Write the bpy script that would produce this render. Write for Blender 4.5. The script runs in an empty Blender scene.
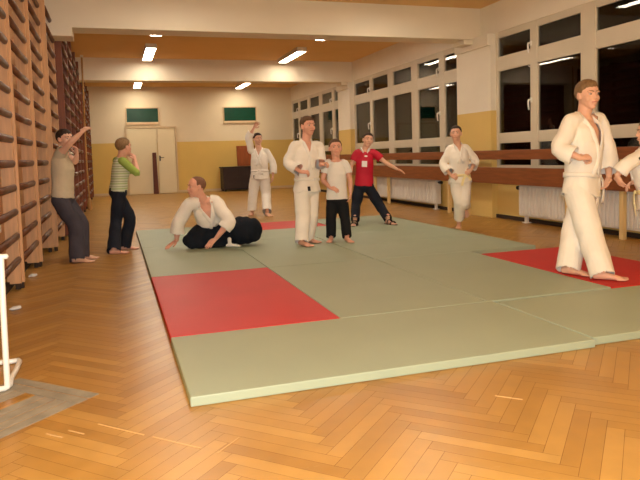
import bpy, bmesh, math, random
from mathutils import Vector, Matrix, noise
from mathutils.bvhtree import BVHTree
random.seed(7)
SC = bpy.context.scene
COL = SC.collection

# ------------------------------------------------------------------ camera
cam_data = bpy.data.cameras.new('camera')
cam = bpy.data.objects.new('camera', cam_data)
COL.objects.link(cam)
YAW, PITCH, ROLL = math.radians(17.85), math.radians(4.0), math.radians(1.72)
_f0 = Vector((math.sin(YAW), math.cos(YAW), 0)); _r0 = Vector((math.cos(YAW), -math.sin(YAW), 0)); _u0 = Vector((0, 0, 1))
_fw = _f0 * math.cos(PITCH) - _u0 * math.sin(PITCH)
_up = _u0 * math.cos(PITCH) + _f0 * math.sin(PITCH)
_R = _r0 * math.cos(ROLL) - _up * math.sin(ROLL)
_U = _up * math.cos(ROLL) + _r0 * math.sin(ROLL)
_m = Matrix((_R, _U, -_fw)).transposed().to_4x4()
_m.translation = Vector((0, 0, 1.05))
cam.matrix_world = _m
cam_data.sensor_width = 36.0
cam_data.lens = 636.0 / 640.0 * 36.0
cam_data.shift_y = -41.0 / 640.0
cam_data.clip_start = 0.02
SC.camera = cam

# ------------------------------------------------------------------ world, exposure, camera flash
world = bpy.data.worlds.new('night'); SC.world = world
world.use_nodes = True
world.node_tree.nodes['Background'].inputs[0].default_value = (0.35, 0.42, 0.5, 1)
world.node_tree.nodes['Background'].inputs[1].default_value = 0.06
SC.view_settings.view_transform = 'Standard'
SC.view_settings.look = 'None'
SC.view_settings.exposure = 0.08
SC.view_settings.gamma = 1.0
SC.view_settings.use_curve_mapping = False
LAMP = 31.0            # emission of the ceiling light diffusers
LAMP_COL = (1.0, 0.88, 0.70)
fl = bpy.data.lights.new('camera_flash', 'POINT'); fl.energy = 440; fl.color = (0.90, 0.96, 1.0); fl.shadow_soft_size = 0.03
flo = bpy.data.objects.new('camera_flash', fl); flo.location = (0.02, -0.02, 1.12); COL.objects.link(flo)

# ------------------------------------------------------------------ materials
def lin(r, g, b):
    f = lambda c: (c / 12.92 if c <= 0.04045 else ((c + 0.055) / 1.055) ** 2.4)
    return (f(r / 255), f(g / 255), f(b / 255), 1)
def mat(name, col, rough=0.6, spec=0.4, var=0.0, vscale=6.0, bump=0.0, bscale=60.0, stretch=(1, 1, 1), metal=0.0, sss=0.0, coat=0.0):
    m = bpy.data.materials.new(name); m.use_nodes = True
    nt = m.node_tree; b = nt.nodes['Principled BSDF']
    b.inputs['Base Color'].default_value = col
    b.inputs['Roughness'].default_value = rough
    b.inputs['Specular IOR Level'].default_value = spec
    b.inputs['Metallic'].default_value = metal
    b.inputs['Coat Weight'].default_value = coat
    b.inputs['Coat Roughness'].default_value = 0.15
    if sss:
        b.inputs['Subsurface Weight'].default_value = sss
        b.inputs['Subsurface Radius'].default_value = (0.02, 0.008, 0.004)
        b.inputs['Subsurface Scale'].default_value = 0.3
    tc = nt.nodes.new('ShaderNodeTexCoord')
    mp = nt.nodes.new('ShaderNodeMapping'); mp.inputs['Scale'].default_value = stretch
    nt.links.new(tc.outputs['Object'], mp.inputs['Vector'])
    if var:
        n = nt.nodes.new('ShaderNodeTexNoise'); n.inputs['Scale'].default_value = vscale; n.inputs['Detail'].default_value = 5
        nt.links.new(mp.outputs[0], n.inputs['Vector'])
        r = nt.nodes.new('ShaderNodeMapRange'); r.inputs[1].default_value = 0.3; r.inputs[2].default_value = 0.7
        r.inputs[3].default_value = 1 - var; r.inputs[4].default_value = 1 + var
        nt.links.new(n.outputs[0], r.inputs[0])
        mx = nt.nodes.new('ShaderNodeVectorMath'); mx.operation = 'SCALE'
        mx.inputs[0].default_value = col[:3]
        nt.links.new(r.outputs[0], mx.inputs['Scale'])
        nt.links.new(mx.outputs[0], b.inputs['Base Color'])
    if bump:
        n2 = nt.nodes.new('ShaderNodeTexNoise'); n2.inputs['Scale'].default_value = bscale; n2.inputs['Detail'].default_value = 4
        nt.links.new(mp.outputs[0], n2.inputs['Vector'])
        bp = nt.nodes.new('ShaderNodeBump'); bp.inputs['Strength'].default_value = bump; bp.inputs['Distance'].default_value = 0.01
        nt.links.new(n2.outputs[0], bp.inputs['Height'])
        nt.links.new(bp.outputs[0], b.inputs['Normal'])
    return m

M = {}
M['gi'] = mat('white_cotton', lin(236, 230, 220), 0.85, 0.2, 0.04, 8, 0.25, 45)
M['gi_trim'] = mat('white_cotton_band', lin(240, 235, 226), 0.85, 0.2, 0.03, 20, 0.3, 160)
M['belt_white'] = mat('white_belt_cotton', lin(238, 232, 222), 0.8, 0.2, 0.03, 20, 0.3, 120)
M['belt_yellow'] = mat('yellowish_belt_cotton', lin(236, 222, 170), 0.8, 0.2, 0.04, 20, 0.3, 120)
M['emblem'] = mat('black_emblem', lin(30, 28, 30), 0.7)
M['tee_white'] = mat('white_jersey', lin(232, 228, 222), 0.85, 0.2, 0.03, 8, 0.2, 50)
M['tee_beige'] = mat('beige_jersey', lin(196, 182, 156), 0.85, 0.2, 0.06, 8, 0.2, 50)
M['red_shirt'] = mat('red_polyester', lin(186, 24, 50), 0.6, 0.3, 0.06, 8, 0.2, 50)
M['white_panel'] = mat('white_polyester', lin(232, 226, 222), 0.6, 0.3)
M['navy'] = mat('navy_cloth', lin(24, 28, 40), 0.8, 0.25, 0.15, 10, 0.25, 40)
M['hakama'] = mat('black_navy_pleated_cloth', lin(20, 26, 36), 0.85, 0.2, 0.15, 10, 0.25, 30)
M['jeans'] = mat('dark_grey_denim', lin(66, 62, 70), 0.85, 0.2, 0.14, 9, 0.25, 60)
M['black_cloth'] = mat('black_cloth', lin(20, 22, 26), 0.8, 0.25, 0.15, 10, 0.25, 40)
M['green_sleeve'] = mat('green_jersey', lin(150, 172, 84), 0.85, 0.2, 0.05, 8)
M['skin'] = mat('skin', lin(220, 172, 146), 0.5, 0.35, 0.05, 14, 0.05, 200, sss=0.15)
M['skin_rosy'] = mat('rosy_skin', lin(222, 166, 142), 0.5, 0.35, 0.06, 14, 0.05, 200, sss=0.15)
M['lips'] = mat('lips', lin(176, 92, 84), 0.4)
M['eye_white'] = mat('eye_white', lin(204, 188, 176), 0.3)
M['iris'] = mat('dark_iris', lin(40, 32, 28), 0.2)
M['hair_brown'] = mat('brown_hair', lin(92, 66, 44), 0.7, 0.3, 0.25, 60, 0.7, 120, (1, 1, 0.3))
M['hair_dark'] = mat('dark_brown_hair', lin(48, 34, 26), 0.65, 0.3, 0.25, 60, 0.7, 120, (1, 1, 0.3))
M['hair_fair'] = mat('fair_brown_hair', lin(126, 98, 66), 0.7, 0.3, 0.25, 60, 0.7, 120, (1, 1, 0.3))
M['hair_short'] = mat('shaved_hair', lin(120, 84, 64), 0.7, 0.3, 0.15, 60, 0.4, 160)
M['sandal'] = mat('dark_sandal', lin(34, 26, 26), 0.6)

M['ceiling'] = mat('cream_ceiling_paint', lin(232, 192, 132), 0.8, 0.2, 0.03, 1.2)
M['beam'] = mat('cream_beam_paint', lin(232, 220, 198), 0.8, 0.2, 0.03, 1.5)
M['pvc'] = mat('white_window_paint', lin(212, 200, 178), 0.45, 0.4, 0.03, 3)
M['handle'] = mat('white_handle', lin(235, 232, 226), 0.35)
M['rail'] = mat('reddish_brown_board', lin(134, 76, 40), 0.38, 0.4, 0.22, 5, 0.1, 40, (6, 0.6, 6))
M['post'] = mat('pale_pine_post', lin(222, 192, 134), 0.6, 0.3, 0.08, 8, 0, 40, (4, 4, 0.5))
M['radiator'] = mat('white_radiator_enamel', lin(222, 216, 208), 0.4, 0.4, 0.03, 4)
M['valve'] = mat('dark_valve', lin(34, 30, 28), 0.5)
M['bar_post'] = mat('light_pine_upright', lin(202, 154, 108), 0.5, 0.35, 0.14, 7, 0.1, 40, (5, 5, 0.5))
M['bar_back'] = mat('pine_backing', lin(202, 152, 108), 0.6, 0.3, 0.12, 3, 0, 40, (3, 3, 0.5))
M['bar_dark'] = mat('reddish_brown_upright', lin(124, 66, 38), 0.5, 0.35, 0.2, 6, 0.1, 40, (5, 5, 0.5))
M['rung'] = mat('dark_worn_rung', lin(96, 56, 34), 0.42, 0.4, 0.22, 9, 0.1, 40, (5, 0.6, 5))
M['rope'] = mat('hemp_rope', lin(186, 142, 90), 0.9, 0.1, 0.1, 60, 0.5, 200)
M['mat_green'] = mat('sage_green_vinyl', lin(156, 167, 144), 0.5, 0.35, 0.035, 2.2, 0.12, 220)
M['mat_red'] = mat('red_vinyl', lin(198, 36, 34), 0.48, 0.35, 0.06, 2.2, 0.12, 220)
M['door'] = mat('cream_door_paint', lin(232, 216, 178), 0.5, 0.35, 0.02, 2)
M['door_frame'] = mat('beige_frame_paint', lin(214, 188, 148), 0.5, 0.35, 0.03, 2)
M['green_glass'] = mat('dark_green_pane', lin(10, 66, 48), 0.25, 0.5, 0.12, 3)
M['cabinet'] = mat('dark_brown_cabinet', lin(50, 34, 30), 0.5, 0.4, 0.15, 4)
M['board'] = mat('red_brown_board', lin(150, 78, 34), 0.5, 0.3, 0.15, 4, 0, 40, (4, 4, 0.5))
M['plank'] = mat('dark_brown_plank', lin(92, 44, 26), 0.5, 0.3, 0.15, 4, 0, 40, (4, 4, 0.5))
M['steel_white'] = mat('white_enamelled_steel', lin(228, 224, 214), 0.35, 0.5)
M['grey_board'] = mat('grey_worn_parquet', lin(142, 134, 118), 0.6, 0.3, 0.18, 12, 0.1, 40)
M['scratch'] = mat('pale_scratch', lin(200, 160, 106), 0.6)
M['base'] = mat('wall_foot_shade', lin(60, 46, 36), 0.7, 0.2, 0.1, 4)  # dark brown imitating the shadow along the foot of the walls
M['paper'] = mat('white_bracket', lin(220, 216, 210), 0.6)

def paint_split(name, low, high, z):
    m = mat(name, low, 0.75, 0.25)
    nt = m.node_tree; b = nt.nodes['Principled BSDF']
    g = nt.nodes.new('ShaderNodeNewGeometry'); s = nt.nodes.new('ShaderNodeSeparateXYZ')
    nt.links.new(g.outputs['Position'], s.inputs[0])
    c = nt.nodes.new('ShaderNodeMath'); c.operation = 'GREATER_THAN'; c.inputs[1].default_value = z
    nt.links.new(s.outputs[2], c.inputs[0])
    n = nt.nodes.new('ShaderNodeTexNoise'); n.inputs['Scale'].default_value = 2.0; n.inputs['Detail'].default_value = 6
    nt.links.new(g.outputs['Position'], n.inputs['Vector'])
    mx = nt.nodes.new('ShaderNodeMix'); mx.data_type = 'RGBA'
    mx.inputs[6].default_value = low; mx.inputs[7].default_value = high
    nt.links.new(c.outputs[0], mx.inputs[0])
    r = nt.nodes.new('ShaderNodeMapRange'); r.inputs[3].default_value = 0.93; r.inputs[4].default_value = 1.07
    nt.links.new(n.outputs[0], r.inputs[0])
    v = nt.nodes.new('ShaderNodeVectorMath'); v.operation = 'SCALE'
    nt.links.new(mx.outputs[2], v.inputs[0]); nt.links.new(r.outputs[0], v.inputs['Scale'])
    nt.links.new(v.outputs[0], b.inputs['Base Color'])
    return m
M['wall'] = paint_split('two_tone_wall_paint', lin(224, 190, 108), lin(232, 216, 184), 1.57)
M['pier'] = paint_split('two_tone_pier_paint', lin(222, 190, 116), lin(236, 226, 208), 1.64)

def parquet_mat():
    m = bpy.data.materials.new('varnished_oak_parquet'); m.use_nodes = True
    nt = m.node_tree; b = nt.nodes['Principled BSDF']
    g = nt.nodes.new('ShaderNodeNewGeometry')
    ramp = nt.nodes.new('ShaderNodeValToRGB')
    e = ramp.color_ramp.elements
    e[0].position = 0.0; e[0].color = lin(152, 108, 47)
    e[1].position = 1.0; e[1].color = lin(180, 137, 70)
    k = e.new(0.25); k.color = lin(164, 120, 55)
    k = e.new(0.6); k.color = lin(171, 127, 61)
    nt.links.new(g.outputs['Random Per Island'], ramp.inputs[0])
    n = nt.nodes.new('ShaderNodeTexNoise'); n.inputs['Scale'].default_value = 9; n.inputs['Detail'].default_value = 8
    nt.links.new(g.outputs['Position'], n.inputs['Vector'])
    r = nt.nodes.new('ShaderNodeMapRange'); r.inputs[1].default_value = 0.3; r.inputs[2].default_value = 0.7; r.inputs[3].default_value = 0.92; r.inputs[4].default_value = 1.07
    nt.links.new(n.outputs[0], r.inputs[0])
    v = nt.nodes.new('ShaderNodeVectorMath'); v.operation = 'SCALE'
    nt.links.new(ramp.outputs[0], v.inputs[0]); nt.links.new(r.outputs[0], v.inputs['Scale'])
    # pale scuffs
    n2 = nt.nodes.new('ShaderNodeTexNoise'); n2.inputs['Scale'].default_value = 5; n2.inputs['Detail'].default_value = 10; n2.inputs['Roughness'].default_value = 0.75
    mp = nt.nodes.new('ShaderNodeMapping'); mp.inputs['Scale'].default_value = (1.0, 3.0, 1.0); mp.inputs['Rotation'].default_value = (0, 0, 0.5)
    nt.links.new(g.outputs['Position'], mp.inputs[0]); nt.links.new(mp.outputs[0], n2.inputs['Vector'])
    r2 = nt.nodes.new('ShaderNodeMapRange'); r2.inputs[1].default_value = 0.62; r2.inputs[2].default_value = 0.76; r2.inputs[4].default_value = 0.45
    nt.links.new(n2.outputs[0], r2.inputs[0])
    mx = nt.nodes.new('ShaderNodeMix'); mx.data_type = 'RGBA'; mx.inputs[7].default_value = lin(196, 170, 130)
    nt.links.new(r2.outputs[0], mx.inputs[0]); nt.links.new(v.outputs[0], mx.inputs[6])
    nt.links.new(mx.outputs[2], b.inputs['Base Color'])
    r3 = nt.nodes.new('ShaderNodeMapRange'); r3.inputs[3].default_value = 0.24; r3.inputs[4].default_value = 0.42
    nt.links.new(n.outputs[0], r3.inputs[0]); nt.links.new(r3.outputs[0], b.inputs['Roughness'])
    b.inputs['Specular IOR Level'].default_value = 0.5
    bp = nt.nodes.new('ShaderNodeBump'); bp.inputs['Strength'].default_value = 0.12; bp.inputs['Distance'].default_value = 0.003
    nt.links.new(n.outputs[0], bp.inputs['Height']); nt.links.new(bp.outputs[0], b.inputs['Normal'])
    return m
M['parquet'] = parquet_mat()
M['gap'] = mat('dark_joint', lin(104, 66, 34), 0.7)

def glass_mat():
    m = bpy.data.materials.new('window_glass'); m.use_nodes = True
    nt = m.node_tree
    for n in list(nt.nodes):
        if n.type == 'BSDF_PRINCIPLED': nt.nodes.remove(n)
    o = nt.nodes['Material Output']
    t = nt.nodes.new('ShaderNodeBsdfTransparent'); t.inputs[0].default_value = (0.86, 0.9, 0.88, 1)
    gl = nt.nodes.new('ShaderNodeBsdfGlossy'); gl.inputs['Roughness'].default_value = 0.015
    fr = nt.nodes.new('ShaderNodeFresnel'); fr.inputs[0].default_value = 1.6
    mx = nt.nodes.new('ShaderNodeMixShader')
    nt.links.new(fr.outputs[0], mx.inputs[0]); nt.links.new(t.outputs[0], mx.inputs[1]); nt.links.new(gl.outputs[0], mx.inputs[2])
    nt.links.new(mx.outputs[0], o.inputs[0])
    return m
M['glass'] = glass_mat()
def emit_mat(name, col, s):
    m = mat(name, (0.8, 0.8, 0.8, 1)); b = m.node_tree.nodes['Principled BSDF']
    b.inputs['Emission Color'].default_value = (*col, 1); b.inputs['Emission Strength'].default_value = s
    return m
M['lamp'] = emit_mat('lit_diffuser', LAMP_COL, LAMP)
def stripe_mat():
    m = mat('striped_jersey', lin(206, 202, 178), 0.85, 0.2)
    nt = m.node_tree; b = nt.nodes['Principled BSDF']
    g = nt.nodes.new('ShaderNodeTexCoord'); s = nt.nodes.new('ShaderNodeSeparateXYZ')
    nt.links.new(g.outputs['Object'], s.inputs[0])
    a = nt.nodes.new('ShaderNodeMath'); a.operation = 'MULTIPLY'; a.inputs[1].default_value = 1 / 0.058
    f = nt.nodes.new('ShaderNodeMath'); f.operation = 'FRACT'
    nt.links.new(s.outputs[2], a.inputs[0]); nt.links.new(a.outputs[0], f.inputs[0])
    r = nt.nodes.new('ShaderNodeValToRGB'); r.color_ramp.interpolation = 'CONSTANT'
    e = r.color_ramp.elements
    e[0].position = 0; e[0].color = lin(200, 202, 176)
    e[1].position = 0.34; e[1].color = lin(168, 182, 136)
    k = e.new(0.62); k.color = lin(200, 204, 176)
    k = e.new(0.82); k.color = lin(156, 162, 132)
    nt.links.new(f.outputs[0], r.inputs[0]); nt.links.new(r.outputs[0], b.inputs['Base Color'])
    return m
M['striped'] = stripe_mat()

# ------------------------------------------------------------------ mesh helpers
def obj(name, bm, m, parent=None, smooth=False, mats=None):
    me = bpy.data.meshes.new(name); bm.to_mesh(me); bm.free()
    for x in (mats or [m]): me.materials.append(x)
    if smooth:
        for p in me.polygons: p.use_smooth = True
    o = bpy.data.objects.new(name, me); COL.objects.link(o)
    if parent: o.parent = parent
    return o
def empty(name, loc):
    o = bpy.data.objects.new(name, None); COL.objects.link(o); o.location = loc; o.empty_display_size = 0.1
    return o
def tag(o, label, cat, group=None):
    o['label'] = label; o['category'] = cat
    if group: o['group'] = group
    return o
def struct(o, label=None):
    o['kind'] = 'structure'
    if label: o['label'] = label
    return o
def box(bm, lo, hi, bev=0.0):
    lo = Vector(lo); hi = Vector(hi)
    r = bmesh.ops.create_cube(bm, size=1.0)
    vs = r['verts']
    c = (lo + hi) / 2; d = hi - lo
    for v in vs: v.co = Vector((v.co.x * d.x, v.co.y * d.y, v.co.z * d.z)) + c
    if bev:
        es = list({e for v in vs for e in v.link_edges})
        bmesh.ops.bevel(bm, geom=es, offset=bev, segments=2, profile=0.6, affect='EDGES')
def frames(pts, up=Vector((0.13, 0.31, 0.94))):
    out = []
    a = None
    for i in range(len(pts)):
        if i == 0: t = pts[1] - pts[0]
        elif i == len(pts) - 1: t = pts[-1] - pts[-2]
        else: t = (pts[i + 1] - pts[i]).normalized() + (pts[i] - pts[i - 1]).normalized()
        t = t.normalized()
        if a is None:
            a = up - t * up.dot(t)
            if a.length < 0.1: a = Vector((1, 0.2, 0)) - t * t.x
        else:
            a = a - t * a.dot(t)
        a.normalize()
        out.append((t, a.copy(), t.cross(a).normalized()))
    return out
def loft(bm, rings):
    prev = None; first = None
    for r in rings:
        vs = [bm.verts.new(p) for p in r]
        if prev:
            n = len(vs)
            for i in range(n):
                bm.faces.new((prev[i], prev[(i + 1) % n], vs[(i + 1) % n], vs[i]))
        else: first = vs
        prev = vs
    bm.faces.new(list(reversed(first))); bm.faces.new(prev)
def tube(bm, pts, radii, n=12, round_ends=(True, True), sub=2):
    """round tube through points; radius a number or (a, b)"""
    pts = [Vector(p) for p in pts]
    # catmull subdivision
    P, Rr = [], []
    N = len(pts)
    rad = [(r, r) if not isinstance(r, tuple) else r for r in radii]
    for i in range(N - 1):
        p0 = pts[max(i - 1, 0)]; p1 = pts[i]; p2 = pts[i + 1]; p3 = pts[min(i + 2, N - 1)]
        for s in range(sub):
            t = s / sub
            q = 0.5 * ((2 * p1) + (p2 - p0) * t + (2 * p0 - 5 * p1 + 4 * p2 - p3) * t * t + (3 * p1 - p0 - 3 * p2 + p3) * t ** 3)
            P.append(q if sub > 1 else p1)
            Rr.append(tuple(rad[i][k] * (1 - t) + rad[i + 1][k] * t for k in (0, 1)))
    P.append(pts[-1]); Rr.append(rad[-1])
    F = frames(P)
    rings = []
    def ring(c, a, b, ra, rb): return [c + a * (math.cos(2 * math.pi * i / n) * ra) + b * (math.sin(2 * math.pi * i / n) * rb) for i in range(n)]
    if round_ends[0]:
        t, a, b = F[0]
        for ang in (80, 50, 25):
            s = math.radians(ang); rr = min(Rr[0])
            rings.append(ring(P[0] - t * rr * math.sin(s), a, b, Rr[0][0] * math.cos(s), Rr[0][1] * math.cos(s)))
    for p, (t, a, b), (ra, rb) in zip(P, F, Rr): rings.append(ring(p, a, b, ra, rb))
    if round_ends[1]:
        t, a, b = F[-1]
        for ang in (25, 50, 80):
            s = math.radians(ang); rr = min(Rr[-1])
            rings.append(ring(P[-1] + t * rr * math.sin(s), a, b, Rr[-1][0] * math.cos(s), Rr[-1][1] * math.cos(s)))
    loft(bm, rings)
def ellipsoid(bm, c, ax, seg=16):
    """ax: three Vectors (scaled axes)"""
    r = bmesh.ops.create_uvsphere(bm, u_segments=seg, v_segments=max(8, seg * 2 // 3), radius=1.0)
    for v in r['verts']:
        q = v.co.copy(); v.co = c + ax[0] * q.x + ax[1] * q.y + ax[2] * q.z
    return r['verts']
def fuse(bm, voxel, smooth=3, fac=0.5):
    """voxel union of everything in bm; returns a new bmesh"""
    bmesh.ops.recalc_face_normals(bm, faces=bm.faces)
    me = bpy.data.meshes.new('work'); bm.to_mesh(me); bm.free()
    o = bpy.data.objects.new('work', me); COL.objects.link(o)
    md = o.modifiers.new('r', 'REMESH'); md.mode = 'VOXEL'; md.voxel_size = voxel
    if smooth:
        sm = o.modifiers.new('s', 'SMOOTH'); sm.factor = fac; sm.iterations = smooth
    dg = bpy.context.evaluated_depsgraph_get(); dg.update()
    ev = o.evaluated_get(dg)
    out = bmesh.new(); out.from_mesh(ev.to_mesh()); ev.to_mesh_clear()
    bpy.data.objects.remove(o); bpy.data.meshes.remove(me)
    return out
def wrinkle(bm, amp, fx=16.0, fz=5.0, seed=0.0):
    bm.normal_update()
    for v in bm.verts:
        q = v.co
        d = noise.noise(Vector((q.x * fx + seed, q.y * fx, q.z * fz))) * 0.65 + noise.noise(Vector((q.x * fx * 0.5, q.y * fx * 0.5 + seed, q.z * fx * 1.1))) * 0.35
        v.co = q + v.normal * (d * amp)
def cull(bm, pred):
    bmesh.ops.delete(bm, geom=[v for v in bm.verts if pred(v.co)], context='VERTS')
    bmesh.ops.delete(bm, geom=[v for v in bm.verts if not v.link_faces], context='VERTS')
def thicken(bm, t):
    bmesh.ops.recalc_face_normals(bm, faces=bm.faces)
    bmesh.ops.solidify(bm, geom=bm.faces[:], thickness=t)
def rebase(bm, loc):
    for v in bm.verts: v.co -= loc
    return bm
# ------------------------------------------------------------------ room shell
XL, XR, YB, YF, ZC = -0.90, 5.60, 20.1, -2.6, 3.25
def wallbox(name, lo, hi, m, bev=0):
    bm = bmesh.new(); box(bm, lo, hi, bev); return struct(obj(name, bm, m))
def floor_obj():
    bm = bmesh.new()
    w, n = 0.062, 8
    s = math.sqrt(0.5)
    N = 330
    def quad(i0, j0, i1, j1):
        g = 0.011
        c = [(i0 + g, j0 + g), (i1 - g, j0 + g), (i1 - g, j1 - g), (i0 + g, j1 - g)]
        pts = [((a - b) * s * w, (a + b) * s * w) for a, b in c]
        cx = sum(p[0] for p in pts) / 4; cy = sum(p[1] for p in pts) / 4
        if cx < XL - 0.05 or cx > XR + 0.05 or cy < YF or cy > YB + 0.05: return
        bm.faces.new([bm.verts.new((x, y, 0.0)) for x, y in pts])
    for j in range(-120, N):
        i0 = j - 2 * n * 40
        while i0 < N + 40:
            quad(i0, j, i0 + n, j + 1); i0 += 2 * n
    for i in range(-120, N):
        jt = i - n - 2 * n * 40
        while jt < N + 40:
            quad(i, jt - n + 1, i + 1, jt + 1); jt += 2 * n
    # joint bed just below the boards and the slab
    base = len(bm.faces)
    box(bm, (XL - 0.3, YF - 0.3, -0.2), (XR + 0.3, YB + 0.3, -0.0012))
    bm.faces.ensure_lookup_table()
    for f in bm.faces[base:]: f.material_index = 1
    return struct(obj('floor', bm, None, mats=[M['parquet'], M['gap']]))
floor_obj()
wallbox('ceiling', (XL - 0.3, YF - 0.3, ZC), (XR + 0.3, YB + 0.3, ZC + 0.2), M['ceiling'])
wallbox('wall_left', (XL - 0.3, YF - 0.3, 0), (XL, YB + 0.3, ZC), M['wall'])
wallbox('wall_back', (XL, YB, 0), (XR + 0.2, YB + 0.3, ZC), M['wall'])
wallbox('wall_front', (XL, YF - 0.3, 0), (XR + 0.2, YF, ZC), M['wall'])
# window wall: parapet, lintel and piers in one mesh
BAYS = [(3.70, 8.46), (9.55, 14.45), (15.40, 20.02)]
bm = bmesh.new()
box(bm, (XR, YF, 0), (XR + 0.25, YB, 0.72))
box(bm, (XR - 0.02, YF, 2.80), (XR + 0.25, YB, ZC))
ys = [YF] + [v for b in BAYS for v in b] + [YB]
for a, b in zip(ys[0::2], ys[1::2]): box(bm, (XR, a, 0.72), (XR + 0.25, b, 2.80))
struct(obj('wall_right', bm, M['pier']))
k = 0
for a, b in ((2.55, 3.62), (8.46, 9.46), (14.5, 15.35)):
    bm = bmesh.new(); box(bm, (XR - 0.10, a, 0), (XR + 0.02, b, 2.62))
    box(bm, (XR - 0.14, a + 0.02, 2.62), (XR + 0.02, b, 2.80), 0.01)
    k += 1; struct(obj('trim_%d' % k, bm, M['pier']))
for a, b in ((8.85, 9.25), (14.5, 14.9)):
    bm = bmesh.new(); box(bm, (XL, a, 2.77), (XR, b, ZC + 0.01), 0.008)
    box(bm, (XR - 0.30, a + 0.04, 2.70), (XR - 0.1, b - 0.04, 2.78), 0.01)
    if a < 10: box(bm, (XL, a, 2.66), (-0.42, b, 2.78), 0.01)
    k += 1; struct(obj('trim_%d' % k, bm, M['beam']))
wallbox('shade_strip_right', (XR - 0.03, YF, 0), (XR, YB, 0.055), M['base'])  # dark strip in place of the shadow at the window wall's foot
wallbox('baseboard_back', (XL, YB - 0.02, 0), (XR, YB, 0.08), M['door_frame'])
wallbox('shade_strip_left', (XL, YF, 0), (XL + 0.03, YB, 0.07), M['base'])  # dark strip standing in for the shadow band below the wall bars

# ------------------------------------------------------------------ windows in the right wall
ROWS = [(0.80, 1.15), (1.28, 2.23), (2.42, 2.72)]
def window(idx, y0, y1, mirror, label):
    w = struct(empty('window_%d' % idx, (XR + 0.06, y0, 0.72)), label)
    loc = Vector((XR + 0.06, y0, 0.72))
    L = y1 - y0
    # pane spans measured from the narrow end
    spans = [(0.05, 0.50), (0.69, 1.55 - 0.02), (1.80, 2.66), (2.91, 3.77), (3.92, L - 0.05)]
    if mirror: spans = [(L - b, L - a) for a, b in spans][::-1]
    fr = bmesh.new()
    edges = [0.0] + [v for s in spans for v in s] + [L]
    x0, x1 = XR - 0.012, XR + 0.10
    for a, b in zip(edges[0::2], edges[1::2]):
        box(fr, (x0, y0 + a, 0.72), (x1, y0 + b, 2.80), 0.008)
    for a, b in ((0.70, 0.80), (1.15, 1.28), (2.23, 2.42), (2.72, 2.82)):
        box(fr, (x0 + 0.006, y0, a), (x1 - 0.006, y1, b), 0.008)
    box(fr, (XR - 0.09, y0, 0.695), (XR + 0.1, y1, 0.725), 0.005)
    # sash beads: a thin raised lip round every pane
    for a, b in spans:
        for c, d in ROWS:
            t = 0.012
            for lo, hi in (((a - .005, c - .005), (a + t, d + .005)), ((b - t, c - .005), (b + .005, d + .005)), ((a, c - .005), (b, c + t)), ((a, d - t), (b, d + .005))):
                box(fr, (XR - 0.002, y0 + lo[0], lo[1]), (XR + 0.03, y0 + hi[0], hi[1]))
    f = struct(obj('window_frame', rebase(fr, loc), M['pvc'], w))
    for a, b in spans:
        for c, d in ROWS:
            g = bmesh.new(); box(g, (XR + 0.012, y0 + a, c), (XR + 0.018, y0 + b, d))
            struct(obj('pane', rebase(g, loc), M['glass'], w))
    # handles on the sash stiles
    hs = (spans[1][0] - 0.03, spans[4][0] - 0.03)
    for h in hs:
        for z in (1.72, 2.50):
            g = bmesh.new()
            box(g, (XR - 0.03, y0 + h - 0.014, z - 0.035), (XR - 0.012, y0 + h + 0.014, z + 0.035), 0.004)
            tube(g, [(XR - 0.03, y0 + h, z), (XR - 0.065, y0 + h, z), (XR - 0.068, y0 + h, z - 0.06), (XR - 0.06, y0 + h, z - 0.13)], [0.011, 0.012, 0.012, 0.009], 8)
            struct(obj('window_handle', rebase(g, loc), M['handle'], w))
window(1, *BAYS[0], False, 'window nearest the viewer on the right wall')
window(2, *BAYS[1], False, 'middle window of the right wall')
window(3, *BAYS[2], False, 'farthest window of the right wall')

# green transom panes in the back wall
def transom(idx, x0, x1, z0, z1, label):
    loc = Vector(((x0 + x1) / 2, YB, z0))
    w = struct(empty('window_%d' % idx, loc), label)
    bm = bmesh.new(); t = 0.03
    for lo, hi in (((x0 - t, z0 - 0.08), (x1 + t, z0)), ((x0 - t, z1), (x1 + t, z1 + t)), ((x0 - t, z0), (x0, z1)), ((x1, z0), (x1 + t, z1))):
        box(bm, (lo[0], YB - 0.05, lo[1]), (hi[0], YB - 0.001, hi[1]), 0.006)
    struct(obj('window_frame', rebase(bm, loc), M['door_frame'], w))
    bm = bmesh.new(); box(bm, (x0, YB - 0.03, z0), (x1, YB - 0.002, z1)); struct(obj('pane', rebase(bm, loc), M['green_glass'], w))
transom(4, 0.44, 1.36, 2.19, 2.60, 'dark green pane above the double door')
transom(5, 3.38, 4.39, 2.19, 2.61, 'dark green pane on the back wall above the cabinet')

# double door in the back wall
loc = Vector((1.1, YB, 0))
d = struct(empty('door_1', loc), 'cream double door in the back wall')
x0, xm, x1, zt = 0.42, 1.30, 1.84, 2.0
bm = bmesh.new()
for lo, hi in (((x0 - 0.05, 0), (x0, zt)), ((x1, 0), (x1 + 0.05, zt)), ((x0 - 0.05, zt), (x1 + 0.05, zt + 0.05))):
    box(bm, (lo[0], YB - 0.06, lo[1]), (hi[0], YB - 0.001, hi[1]), 0.006)
struct(obj('door_frame', rebase(bm, loc), M['door_frame'], d))
for a, b in ((x0, xm), (xm, x1)):
    bm = bmesh.new(); box(bm, (a + 0.008, YB - 0.04, 0.01), (b - 0.008, YB - 0.002, zt - 0.008), 0.006)
    lf = struct(obj('door_leaf', rebase(bm, loc), M['door'], d))
bm = bmesh.new()
box(bm, (xm + 0.04, YB - 0.05, 1.0), (xm + 0.08, YB - 0.038, 1.16), 0.003)
tube(bm, [(xm + 0.06, YB - 0.04, 1.1), (xm + 0.06, YB - 0.09, 1.1), (xm + 0.1, YB - 0.095, 1.1), (xm + 0.17, YB - 0.09, 1.1)], [0.01] * 4, 8)
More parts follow.
